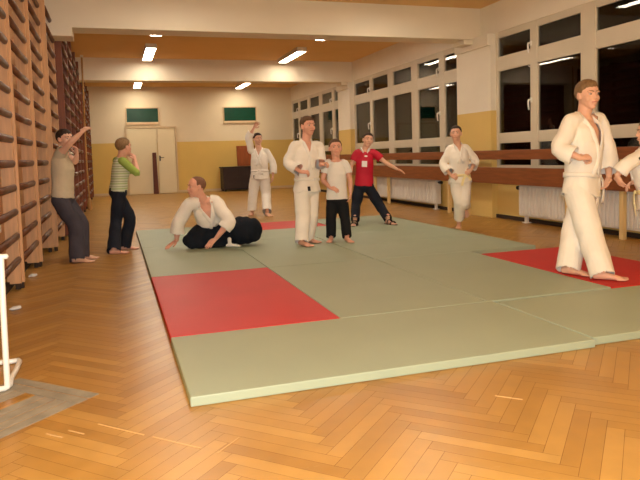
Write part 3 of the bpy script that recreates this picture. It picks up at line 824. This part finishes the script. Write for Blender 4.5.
def jacket(root, ps, loc, hem, cuffR=1.85, cuffL=1.85, a0=0.0, vneck=.5, belt='belt_white', belt_t=.2, tails=True, emblem=None, m='gi', name='jacket', vw=.6, skirt=True, sr=1.0, tail_side=0.0, tail_len=.2):
    J, k = ps.j, ps.k; bm = bmesh.new()
    sw = min((J['shR'] - J['shL']).length / 2 + .01, .19 * k)
    cw = max(.145 * k, sw * .98)
    spec = [(hem, .175 * k + a0, .135 * k, 0), (hem * .5, .17 * k + a0, .128 * k, 0)] if skirt else []
    spec += [(.02, .165 * k + a0, .122 * k, .0), (belt_t, .142 * k + a0, .108 * k, .004), (belt_t + .14, .15 * k + a0, .118 * k, .01), (.60, cw, .124 * k, .012), (.78, cw * .96, .108 * k, .004), (.90, cw * .66, .080 * k, -.004), (1.0, .066 * k, .062 * k, -.008), (1.06, .066 * k, .060 * k, -.012)]
    torso_loft(bm, ps, spec, 24, 2.4)
    ends = []
    for s, cu in (('R', cuffR), ('L', cuffL)):
        c, d = sleeve(bm, ps, s, cu, .060 * k * sr, .060 * k * sr, .068 * k * sr); ends.append((c, d, .075 * k * sr, .014))
    b2 = fuse(bm, .009, 5, .5)
    wrinkle(b2, .011 * k, 15, 6, k * 31)
    bvh = BVHTree.FromBMesh(b2)
    c1, r1, f1, u1 = ps.frame(1.0)
    # neck opening and V
    vb = lerp(ps.P, ps.N, vneck)
    H = (ps.N - vb).length
    def inV(q):
        d = q - vb; h = d.dot(u1); x = abs(d.dot(r1)); y = d.dot(f1)
        if h > H * 1.0: return (q - ps.N).length < .088 * k
        return y > 0 and h > 0 and x < (h / H) * .062 * k * vw / .6
    cull(b2, inV)
    open_ends(b2, ends)
    if skirt:
        ch, rh, fh, uh = ps.frame(hem)
        cull(b2, lambda q: abs((q - ch).dot(uh)) < .016 and (q - ch).length < .5 and abs((q - ch).dot(rh)) < .155 * k + a0 and abs((q - ch).dot(fh)) < .118 * k)
    thicken(b2, .005)
    jo = obj(name, rebase(b2, loc), M[m], root, True)
    # collar bands: from the nape over the shoulders, crossing at the V
    cb = bmesh.new()
    for s in (-1, 1):
        pts = []
        pts.append(ps.N + u1 * .012 - f1 * .062 * k + r1 * (s * .0)); pts.append(ps.N + u1 * .008 - f1 * .05 * k + r1 * (s * .04 * k)); pts.append(ps.N + r1 * (s * .063 * k) - f1 * .005)
        for t in (.8, .6, .4, .2, 0.0, -.2, -.42, -.62):
            h = t * H; x = s * (t if t > 0 else t) * .066 * k * vw / .6
            o = vb + u1 * h + r1 * x
            p, nn = hit(bvh, o + f1 * .5, -f1)
            if p is None: continue
            if lerp(0, 1, vneck) and (p - ps.P).dot(u1) < belt_t * (ps.N - ps.P).length: break
            pts.append(p + f1 * (.004 if s > 0 else .008))
        rings = []
        for i, p in enumerate(pts):
            t = (pts[min(i + 1, len(pts) - 1)] - pts[max(i - 1, 0)]).normalized()
            out = (p - lerp(ps.P, ps.N, max(0, min(1, (p - ps.P).dot(u1) / (ps.N - ps.P).length)))); out = (out - t * out.dot(t)).normalized()
            w = t.cross(out).normalized()
            rings.append([p + w * (math.cos(q) * .019 * k) + out * (math.sin(q) * .008 * k) for q in [2 * math.pi * z / 10 for z in range(10)]])
        loft(cb, rings)
    obj('collar', rebase(cb, loc), M['gi_trim'], jo, True)
    if emblem:
        t, x = emblem
        c, r, f, u = ps.frame(t); o = c + r * x
        p, nn = hit(bvh, o + f * .5, -f)
        if p is not None:
            eb = bmesh.new(); nn = (nn if nn.dot(f) > 0 else -nn).normalized()
            a = (r - nn * r.dot(nn)).normalized(); b = nn.cross(a)
            pl = [p + nn * .003 + a * (sx * .017 * k) + b * (sy * .026 * k) for sx, sy in ((-1, -1), (1, -1), (1, 1), (-1, 1))]
            loft(eb, [[q - nn * .004 for q in pl], pl]); eo = obj('emblem', rebase(eb, loc), M['emblem'], jo); eo['label'] = 'small black emblem near the jacket hem'
    if belt:
        bb = bmesh.new(); ring_band(bb, ps, belt_t, .147 * k + a0, .114 * k, .036 * k, .008 * k)
        c, r, f, u = ps.frame(belt_t)
        kx = tail_side * .14 * k; ky = math.sqrt(max(0.05, 1 - (tail_side) ** 2)) * .122 * k
        kn = c + r * kx + f * (ky + .004)
        vs = ellipsoid(bb, kn, (r * (.026 * k), f * (.016 * k), u * (.02 * k)), 12)
        bo = obj('belt', rebase(bb, loc), M[belt], root, True)
        if tails:
            for s in (-1, 1):
                tb = bmesh.new()
                ribbon(tb, [kn + f * .006, kn + r * (s * .03 * k) + f * .016 - u * .03 * k, kn + r * (s * .055 * k) + f * .02 - u * tail_len * .55, kn + r * (s * (.06 + .015 * s) * k) + f * .012 - u * (tail_len + .03 * s)], .034 * k, .006 * k, r)
                obj('belt_tail', rebase(tb, loc), M[belt], bo)
    return jo
def trousers(root, ps, loc, m, hemR=.93, hemL=.93, rt=.088, rk=.078, rh=.08, waist=.12, name='trousers', amp=.010):
    J, k = ps.j, ps.k; bm = bmesh.new()
    torso_loft(bm, ps, [(-.20, .10 * k, .075 * k, 0), (-.10, .146 * k, .106 * k, 0), (.04, .146 * k, .108 * k, 0), (waist, .132 * k, .100 * k, 0)], 20, 2.3)
    ends = []
    for s, he in (('R', hemR), ('L', hemL)):
        hp, kn, an = (J[n + s] for n in ('hip', 'kn', 'an'))
        e = lerp(kn, an, he)
        tube(bm, [hp, lerp(hp, kn, .5), kn, lerp(kn, e, .5), e], [rt * k, rt * k, rk * k, (rk + rh) * .5 * k, rh * k], 16, (True, False), 3)
        ends.append((e, (an - kn).normalized(), rh * k, .014))
    b2 = fuse(bm, .009, 4, .5)
    wrinkle(b2, amp * k, 13, 5, k * 17 + 3)
    open_ends(b2, ends)
    thicken(b2, .005)
    for v in b2.verts: v.co.z = max(v.co.z, loc.z + .008)
    return obj(name, rebase(b2, loc), M[m], root, True)
def tshirt(root, ps, loc, m, hem=-.02, sl=.55, sleeves_m=None, name='shirt', sr=1.0, full=None, w=1.0):
    J, k = ps.j, ps.k; bm = bmesh.new()
    sw = min((J['shR'] - J['shL']).length / 2 + .005, .18 * k); cw = max(.138 * k, sw * .96)
    torso_loft(bm, ps, [(hem, .150 * k * w, .112 * k, 0), (.06, .148 * k * w, .110 * k, 0), (.3, .138 * k * w, .100 * k, .004), (.6, cw, .112 * k, .012), (.78, cw * .95, .098 * k, .004), (.90, cw * .66, .074 * k, -.004), (.98, .062 * k, .060 * k, -.006), (1.04, .062 * k, .058 * k, -.008)], 24, 2.3)
    ends = []
    sb = bm if not sleeves_m else bmesh.new()
    for s in 'RL':
        c, d = sleeve(sb, ps, s, full or sl, (.060 if not full else .056) * k * sr, .05 * k * sr, (.062 if not full else .040) * k * sr); ends.append((c, d, (.064 if not full else .042) * k * sr, .013))
    b2 = fuse(bm, .008, 4, .5); wrinkle(b2, .007 * k, 14, 7, k * 23)
    bvh = BVHTree.FromBMesh(b2)
    c1, r1, f1, u1 = ps.frame(1.0)
    cull(b2, lambda q: (q - ps.N).dot(u1) > -.004 - .035 * max(0, (q - ps.N).dot(f1)) / .06 and (q - ps.N).length < .088 * k)
    if not sleeves_m: open_ends(b2, ends)
    thicken(b2, .004)
    so = obj(name, rebase(b2, loc), M[m], root, True)
    if sleeves_m:
        b3 = fuse(sb, .008, 4, .5); wrinkle(b3, .006 * k, 14, 7, 2); open_ends(b3, ends); thicken(b3, .004)
        obj('sleeves', rebase(b3, loc), M[sleeves_m], so, True)
    return so, bvh
def patch(parent, ps, bvh, loc, t, x, w, h, m, name, lift=.003):
    c, r, f, u = ps.frame(t); bm = bmesh.new(); grid = []
    for iy in range(7):
        row = []
        for ix in range(7):
            o = c + r * (x + w * (ix / 6 - .5)) + u * (h * (iy / 6 - .5))
            p, nn = hit(bvh, o + f * .5, -f)
            if p is None: return None
            row.append(bm.verts.new(p + f * lift))
        grid.append(row)
    for iy in range(6):
        for ix in range(6): bm.faces.new((grid[iy][ix], grid[iy][ix + 1], grid[iy + 1][ix + 1], grid[iy + 1][ix]))
    thicken(bm, .002)
    return obj(name, rebase(bm, loc), M[m], parent)
def base_of(ps, ground):
    a = (ps.j['anR'] + ps.j['anL']) / 2
    return V((a.x, a.y, ground))
JOINTS = {
    'A': dict(head=(3.611, 4.189, 1.458), neck=(3.594, 4.214, 1.302), shR=(3.409, 4.165, 1.246), shL=(3.801, 4.271, 1.263), elR=(3.291, 4.124, 1.037), wrR=(3.379, 4.006, 0.964), haR=(3.496, 3.990, 0.976), elL=(3.836, 4.220, 1.008), wrL=(3.774, 4.141, 0.801), haL=(3.716, 4.131, 0.707), pelvis=(3.542, 4.188, 0.721), hipR=(3.469, 4.136, 0.694), hipL=(3.620, 4.234, 0.683), knR=(3.494, 4.042, 0.385), knL=(3.492, 4.210, 0.368), anR=(3.448, 3.862, 0.120), toR=(3.535, 3.757, 0.070), anL=(3.383, 4.138, 0.120), toL=(3.456, 4.065, 0.070)),
    'B': dict(head=(2.120, 6.947, 1.377), neck=(2.096, 6.964, 1.219), shR=(1.936, 6.948, 1.155), shL=(2.274, 6.965, 1.147), elR=(1.868, 6.935, 0.965), wrR=(1.979, 6.807, 0.862), haR=(2.069, 6.757, 0.860), elL=(2.257, 6.893, 0.953), wrL=(2.207, 6.781, 0.932), haL=(2.263, 6.734, 0.959), pelvis=(2.080, 6.930, 0.674), hipR=(2.010, 6.897, 0.645), hipL=(2.136, 6.961, 0.636), knR=(1.998, 6.849, 0.365), knL=(2.107, 6.897, 0.355), anR=(1.948, 6.746, 0.120), toR=(1.978, 6.507, 0.070), anL=(2.083, 6.961, 0.120), toL=(2.161, 6.946, 0.070)),
    'C': dict(head=(2.461, 6.997, 1.120), neck=(2.467, 7.006, 0.992), shR=(2.353, 7.039, 0.938), shL=(2.575, 6.967, 0.931), elR=(2.310, 7.039, 0.753), wrR=(2.345, 6.895, 0.664), haR=(2.424, 6.847, 0.639), elL=(2.610, 6.942, 0.743), wrL=(2.597, 6.904, 0.594), haL=(2.579, 6.881, 0.491), pelvis=(2.455, 6.977, 0.539), hipR=(2.398, 6.993, 0.506), hipL=(2.509, 6.957, 0.502), knR=(2.367, 6.956, 0.300), knL=(2.521, 6.906, 0.295), anR=(2.340, 6.894, 0.110), toR=(2.276, 6.782, 0.070), anL=(2.500, 6.798, 0.110), toL=(2.504, 6.649, 0.070)),
    'D': dict(head=(3.498, 8.528, 1.238), neck=(3.458, 8.552, 1.103), shR=(3.332, 8.589, 1.056), shL=(3.593, 8.505, 1.048), elR=(3.254, 8.601, 0.871), wrR=(3.215, 8.549, 0.715), haR=(3.199, 8.515, 0.617), elL=(3.728, 8.429, 0.900), wrL=(3.866, 8.357, 0.809), haL=(3.955, 8.314, 0.764), pelvis=(3.419, 8.527, 0.592), hipR=(3.348, 8.547, 0.551), hipL=(3.485, 8.502, 0.547), knR=(3.280, 8.509, 0.311), knL=(3.615, 8.420, 0.285), anR=(3.178, 8.296, 0.120), toR=(3.087, 8.143, 0.070), anL=(3.618, 8.156, 0.120), toL=(3.528, 7.856, 0.070)),
    'E': dict(head=(4.162, 7.200, 1.265), neck=(4.184, 7.204, 1.131), shR=(4.078, 7.234, 1.071), shL=(4.297, 7.164, 1.077), elR=(3.996, 7.246, 0.882), wrR=(4.035, 7.118, 0.737), haR=(4.113, 7.058, 0.691), elL=(4.402, 7.138, 0.908), wrL=(4.278, 7.044, 0.798), haL=(4.170, 7.032, 0.740), pelvis=(4.192, 7.168, 0.672), hipR=(4.141, 7.181, 0.636), hipL=(4.250, 7.146, 0.632), knR=(4.146, 7.110, 0.397), knL=(4.194, 7.083, 0.383), anR=(4.236, 7.284, 0.120), toR=(3.980, 6.919, 0.070), anL=(4.394, 7.371, 0.315), toL=(4.444, 7.431, 0.201)),
    'F': dict(head=(2.502, 11.317, 1.363), neck=(2.515, 11.321, 1.191), shR=(2.358, 11.369, 1.151), shL=(2.667, 11.267, 1.123), elR=(2.338, 11.361, 1.386), wrR=(2.435, 11.311, 1.561), haR=(2.514, 11.273, 1.683), elL=(2.742, 11.227, 0.904), wrL=(2.722, 11.175, 0.689), haL=(2.693, 11.153, 0.546), pelvis=(2.508, 11.287, 0.695), hipR=(2.419, 11.312, 0.643), hipL=(2.591, 11.256, 0.638), knR=(2.365, 11.286, 0.339), knL=(2.586, 11.204, 0.332), anR=(2.332, 11.267, 0.070), toR=(2.199, 10.766, 0.020), anL=(2.522, 10.892, 0.070), toL=(2.418, 10.312, 0.020)),
    'G': dict(head=(0.847, 7.059, 0.735), neck=(0.933, 7.093, 0.574), shR=(0.744, 7.079, 0.552), shL=(1.085, 7.075, 0.568), elR=(0.641, 7.117, 0.334), wrR=(0.620, 7.152, 0.148), haR=(0.489, 7.106, 0.080), elL=(1.166, 6.886, 0.345), wrL=(1.019, 6.899, 0.172), haL=(0.888, 6.839, 0.080), pelvis=(1.051, 7.232, 0.251), hipR=(0.979, 7.211, 0.224), hipL=(1.123, 7.268, 0.208), knR=(0.732, 6.933, 0.150), knL=(0.915, 6.783, 0.150), anR=(1.272, 6.966, 0.130), toR=(1.372, 6.798, 0.110), anL=(1.354, 7.035, 0.150), toL=(1.484, 7.009, 0.110)),
    'H': dict(head=(-0.485, 7.401, 1.299), neck=(-0.534, 7.429, 1.172), shR=(-0.561, 7.349, 1.118), shL=(-0.482, 7.514, 1.128), elR=(-0.427, 7.221, 1.250), wrR=(-0.312, 7.223, 1.353), haR=(-0.250, 7.250, 1.417), elL=(-0.400, 7.450, 1.049), wrL=(-0.373, 7.394, 1.124), haL=(-0.378, 7.381, 1.199), pelvis=(-0.539, 7.393, 0.664), hipR=(-0.566, 7.326, 0.637), hipL=(-0.515, 7.456, 0.626), knR=(-0.414, 7.204, 0.359), knL=(-0.370, 7.359, 0.374), anR=(-0.411, 7.049, 0.070), toR=(-0.313, 6.979, 0.020), anL=(-0.371, 7.254, 0.070), toL=(-0.272, 7.246, 0.020)),
    'I': dict(head=(0.126, 7.847, 1.207), neck=(0.086, 7.851, 1.085), shR=(0.116, 7.743, 1.031), shL=(0.029, 7.962, 1.046), elR=(0.252, 7.658, 0.900), wrR=(0.240, 7.747, 1.051), haR=(0.218, 7.813, 1.145), elL=(0.205, 7.927, 0.921), wrL=(0.233, 7.907, 1.051), haL=(0.214, 7.898, 1.135), pelvis=(0.033, 7.840, 0.693), hipR=(0.042, 7.770, 0.649), hipL=(0.020, 7.904, 0.655), knR=(-0.007, 7.753, 0.349), knL=(0.152, 7.799, 0.371), anR=(-0.043, 7.482, 0.070), toR=(0.039, 7.388, 0.020), anL=(0.080, 7.773, 0.070), toL=(0.226, 7.802, 0.020)),
    'J': dict(head=(4.060, 4.035, 1.151), neck=(4.055, 4.049, 1.032), shL=(3.950, 3.964, 0.978), shR=(4.125, 4.140, 0.991), elL=(3.788, 3.978, 0.897), wrL=(3.748, 4.027, 0.820), haL=(3.795, 4.026, 0.716), elR=(4.125, 4.159, 0.827), wrR=(4.012, 4.127, 0.759), haR=(3.941, 4.127, 0.722), pelvis=(4.080, 4.011, 0.624), hipL=(4.022, 3.954, 0.598), hipR=(4.120, 4.070, 0.594), knL=(4.061, 3.912, 0.330), knR=(4.207, 4.032, 0.315), anL=(4.005, 3.762, 0.120), toL=(3.918, 3.828, 0.070), anR=(4.085, 3.819, 0.120), toR=(4.114, 4.020, 0.070)),
}
# facing of the body, look of the head, pointing of the right and left foot
FACING = {
    'A': ((0.153, -0.981), (-0.058, -0.998, -0.03), (0.731, -0.684), (0.461, -0.848)),
    'B': ((0.235, -0.958), (0.288, -0.953, 0.02), (0.345, -0.939), (0.498, -0.776)),
    'C': ((-0.285, -0.96), (-0.18, -0.965, 0.1), (-0.521, -0.877), (0.015, -1.012)),
    'D': ((-0.222, -0.956), (-0.121, -0.975, 0.05), (-0.539, -0.807), (0.259, -0.966)),
    'E': ((-0.591, -0.813), (-0.598, -0.785, 0.03), (-0.591, -0.813), (0.187, 0.122)),
    'F': ((-0.017, -1.0), (0.195, -0.965, 0.03), (-0.412, -0.933), (0.146, -0.954)),
    'G': ((-0.433, -0.897), (-0.975, -0.242, 0.0), (-0.99, 0.144), (-0.99, 0.144)),
    'H': ((0.838, -0.49), (0.653, -0.704, 0.0), (0.927, -0.333), (0.962, -0.13)),
    'I': ((0.901, 0.346), (0.822, 0.547, 0.0), (0.9, -0.104), (0.95, -0.054)),
    'J': ((-0.844, 0.502), (-0.88, 0.467, -0.05), (-0.916, 0.361), (-0.844, 0.502)),
}
GM, GF = 0.047, 0.0
SHORT = (.05, .30, -.25, .035)
def person(key, k, skin, hairm, style, ground, label, H, up=(0, 0, 1), lift=None, **kw):
    face, look, fR, fL = FACING[key]
    ps = Pose(JOINTS[key], k, face, look, up, (fR, lift or fL))
    loc = base_of(ps, ground)
    o = body(ps, loc, skin, ground, H=H, **kw)
    tag(o, label, 'person')
    return ps, loc, o
# tallest boy, walking to the right on the red mat
ps, loc, o = person('A', 1.06, 'skin', 'hair_fair', (.09, .19, -.30, .085), GM, 'tallest boy in open white uniform walking barefoot on the right red mat', .235, curlR=1.5, curlL=.5, chest=1.25)
head_parts(o, ps, .235, 'hair_fair', (.09, .19, -.30, .085), loc)
jacket(o, ps, loc, -.12, 1.80, 1.85, vneck=.42, vw=.95, belt='belt_white', belt_t=.17, tail_side=-.55, tail_len=.24, sr=1.08)
trousers(o, ps, loc, 'gi', 1.17, 1.17, .098, .092, .088)
# boy in white at the centre
ps, loc, o = person('B', .98, 'skin_rosy', 'hair_brown', (.08, .20, -.30, .04), GM, 'boy in white uniform with belt standing beside the small boy in white shirt', .225, curlR=1.2, curlL=1.4)
head_parts(o, ps, .225, 'hair_brown', (.08, .20, -.30, .04), loc)
jacket(o, ps, loc, -.10, 1.8, 1.7, vneck=.62, belt='belt_white', belt_t=.18, emblem=(-.02, .08), tail_side=-.2, tails=False)
trousers(o, ps, loc, 'gi', 1.15, 1.15, .094, .086, .078)
# small boy in a white tee
ps, loc, o = person('C', .84, 'skin_rosy', 'hair_brown', (.065, .23, -.28, .03), GM, 'smallest boy in plain white short-sleeved shirt and black trousers on the green mats', .215, curlR=.5, curlL=.5)
head_parts(o, ps, .215, 'hair_brown', (.065, .23, -.28, .03), loc)
trousers(o, ps, loc, 'black_cloth', 1.08, 1.08, .084, .07, .066)
tshirt(o, ps, loc, 'tee_white', -.04, .62, sr=1.05)
# boy in the red shirt
ps, loc, o = person('D', .93, 'skin', 'hair_dark', (.065, .22, -.28, .03), GM, 'boy in red shirt and navy trousers, legs apart, one arm stretched out', .215, up=(.22, 0, 1), curlR=.5, curlL=.3)
head_parts(o, ps, .215, 'hair_dark', (.065, .22, -.28, .03), loc)
tr = trousers(o, ps, loc, 'navy', 1.02, 1.02, .086, .074, .066)
so, bvh = tshirt(o, ps, loc, 'red_shirt', -.04, .62, sr=1.05)
c_, r_, f_, u_ = ps.frame(1.0)
bm = bmesh.new()
for s in (-1, 1):
    pts = [ps.N + u_ * .014 - f_ * .056, ps.N + u_ * .012 + r_ * (s * .058), ps.N - u_ * .012 + r_ * (s * .046) + f_ * .050, ps.N - u_ * .05 + r_ * (s * .030) + f_ * .085]
    tube(bm, pts, [(.016, .010), (.018, .012), (.022, .013), (.010, .008)], 10, (True, True), 3)
co = obj('collar', rebase(bm, loc), M['white_panel'], so, True); co['label'] = 'white collar'
p = patch(so, ps, bvh, loc, .58, .01, .075, .085, 'white_panel', 'chest_print'); 
if p: p['label'] = 'pale print on the front of the red shirt'
p = patch(so, ps, bvh, loc, .80, -.01, .04, .02, 'white_panel', 'chest_print')
if p: p['label'] = 'pale collar print'
for s in (-1, 1):
    p = patch(so, ps, bvh, loc, .32, s * .118, .022, .26, 'white_panel', 'side_panel')
    if p: p['label'] = 'white side panel'
for s in 'RL':
    J = ps.j; fd = V((*FACING['D'][2 if s == 'R' else 3], 0)).normalized(); a = V((J['an' + s].x, J['an' + s].y, GM)); w = V((-fd.y, fd.x, 0))
    bm = bmesh.new()
    loft(bm, [[a + fd * q + w * (math.cos(z) * ww) + UPZ * (.006 + .004 * math.sin(z)) for z in [2 * math.pi * i / 10 for i in range(10)]] for q, ww in ((-.07, .02), (-.05, .03), (.0, .031), (.08, .038), (.13, .04), (.17, .034), (.19, .015))])
    sn = obj('sandal', rebase(bm, loc), M['sandal'], o, True)
    bm = bmesh.new()
    for q, h in ((.10, .044), (.03, .066)):
        tube(bm, [a + fd * q - w * .043 + UPZ * .005, a + fd * q - w * .036 + UPZ * h * .8, a + fd * q + UPZ * h, a + fd * q + w * .036 + UPZ * h * .8, a + fd * q + w * .043 + UPZ * .005], [(.018, .006)] * 5, 8, (True, True), 2)
    obj('strap', rebase(bm, loc), M['sandal'], sn, True)
# boy standing on one leg
ps, loc, o = person('E', .88, 'skin', 'hair_dark', (.055, .24, -.28, .03), GM, 'boy in white uniform balancing on one leg near the guard rail', .205, lift=(.1, .25, -1), curlR=1.0, curlL=1.2)
head_parts(o, ps, .205, 'hair_dark', (.055, .24, -.28, .03), loc)
jacket(o, ps, loc, -.10, 1.75, 1.75, vneck=.66, belt='belt_yellow', belt_t=.12, tail_side=-.5, tail_len=.10)
trousers(o, ps, loc, 'gi', .84, .85, .092, .084, .074)
# person waving at the back
ps, loc, o = person('F', 1.05, 'skin', 'hair_dark', (.065, .22, -.30, .03), GF, 'person in white uniform with one arm raised, standing far back on the wooden floor', .225, curlR=.4, curlL=.5, nR=(.2, -1, 0))
head_parts(o, ps, .225, 'hair_dark', (.065, .22, -.30, .03), loc)
jacket(o, ps, loc, -.14, 1.6, 1.85, vneck=.6, belt='belt_white', belt_t=.18, emblem=(-.03, .09), tails=True, tail_len=.1)
trousers(o, ps, loc, 'gi', 1.0, 1.0, .09, .084, .08)
# boy leaning on the wall bars
ps, loc, o = person('H', .98, 'skin', 'hair_dark', (.08, .20, -.30, .04), GF, 'boy in beige short-sleeved shirt and dark grey jeans leaning back on the wall bars', .215, curlR=.6, curlL=.8)
head_parts(o, ps, .215, 'hair_dark', (.08, .20, -.30, .04), loc)
trousers(o, ps, loc, 'jeans', 1.18, 1.18, .09, .08, .08)
tshirt(o, ps, loc, 'tee_beige', -.02, .45, sr=1.0)
# boy in the striped top
ps, loc, o = person('I', .92, 'skin_rosy', 'hair_fair', (.07, .22, -.30, .03), GF, 'boy in striped pale green top and dark trousers with hands at his face', .215, curlR=.9, curlL=.9)
head_parts(o, ps, .215, 'hair_fair', (.07, .22, -.30, .03), loc)
trousers(o, ps, loc, 'navy', 1.14, 1.14, .084, .072, .084)
tshirt(o, ps, loc, 'striped', -.02, sleeves_m='green_sleeve', full=1.05, name='striped_top')
# child at the right edge
ps, loc, o = person('J', .90, 'skin', 'hair_brown', (.065, .22, -.28, .03), GM, 'child in white uniform beside the tallest boy, mostly cut off by the photo edge', .21, curlR=.5, curlL=.4)
head_parts(o, ps, .21, 'hair_brown', (.065, .22, -.28, .03), loc)
jacket(o, ps, loc, -.22, 1.7, 1.85, vneck=.62, belt='belt_yellow', belt_t=.14, tail_side=.2, tail_len=.16)
trousers(o, ps, loc, 'gi', .90, .90, .09, .084, .08)
jl = V(ps.j['shL']); je = V(ps.j['elL']); q = lerp(jl, je, .45); dirc = (je - jl).normalized(); outv = V((-.35, -.93, 0)); outv = (outv - dirc * outv.dot(dirc)).normalized()
bm = bmesh.new(); a = dirc.cross(outv)
pl = [q + outv * .064 + dirc * (sx * .022) + a * (sy * .011) for sx, sy in ((-1, -1), (1, -1), (1, 1), (-1, 1))]
loft(bm, [[p_ - outv * .01 for p_ in pl], pl]); eo = obj('emblem', rebase(bm, loc), M['emblem'], o); eo['label'] = 'small dark label on the sleeve'
# kneeling man in the black hakama
ps = Pose(JOINTS['G'], 1.10, FACING['G'][0], FACING['G'][1], (0.0, 0, 1))
loc = V((1.05, 7.05, GM))
o = body(ps, loc, 'skin_rosy', GM, curlR=.15, curlL=.2, nR=(0, 0, -1), nL=(0, .2, -1), legs=False, H=.235, chest=1.2)
tag(o, 'balding man in white jacket and black pleated skirt kneeling with hands on the mat', 'person')
head_parts(o, ps, .235, 'hair_short', (.012, .42, -.22, .004), loc)
jacket(o, ps, loc, -.1, 1.62, 1.45, vneck=.45, vw=.7, belt=None, skirt=True, sr=1.1, m='gi')
bm = bmesh.new(); J = ps.j
torso_loft(bm, ps, [(-.30, .18, .13, 0), (-.1, .175, .135, 0), (.12, .16, .126, 0), (.24, .150, .118, 0)], 24, 2.4)
def hk(pts, radii): tube(bm, pts, radii, 18, (True, True), 3)
hk([V((1.02, 7.24, .22)), V((.90, 7.17, .20)), V((.77, 7.12, .14))], [.14, .125, .085])
hk([V((1.06, 7.18, .20)), V((1.00, 7.12, .18)), V((.93, 7.10, .14))], [.14, .11, .085])
hk([V((1.08, 7.26, .20)), V((1.22, 7.20, .20)), V((1.34, 7.14, .215)), V((1.43, 7.10, .215))], [.14, .135, .165, .15])
hk([V((.78, 7.10, .11)), V((.98, 7.08, .10)), V((1.18, 7.10, .10))], [.055, .06, .05])
b2 = fuse(bm, .010, 6, .5)
b2.normal_update()
for v in b2.verts:   # soft pleats running down the skirt
    v.co += v.normal * (.005 * math.sin(v.co.x * 58 - v.co.y * 30 + 4 * v.co.z))
wrinkle(b2, .014, 8, 4, 9)
for v in b2.verts:
    if v.co.z < GM + .003: v.co.z = GM + .003
h = obj('hakama_skirt', rebase(b2, loc), M['hakama'], o, True); h['label'] = 'black pleated skirt'
bm = bmesh.new()
foot(bm, V((1.19, 7.05, GM + .05)), (.9, -.25), .75, GM)
ft = obj('tabi_sock', rebase(fuse(bm, .006, 2), loc), M['gi_trim'], o, True)
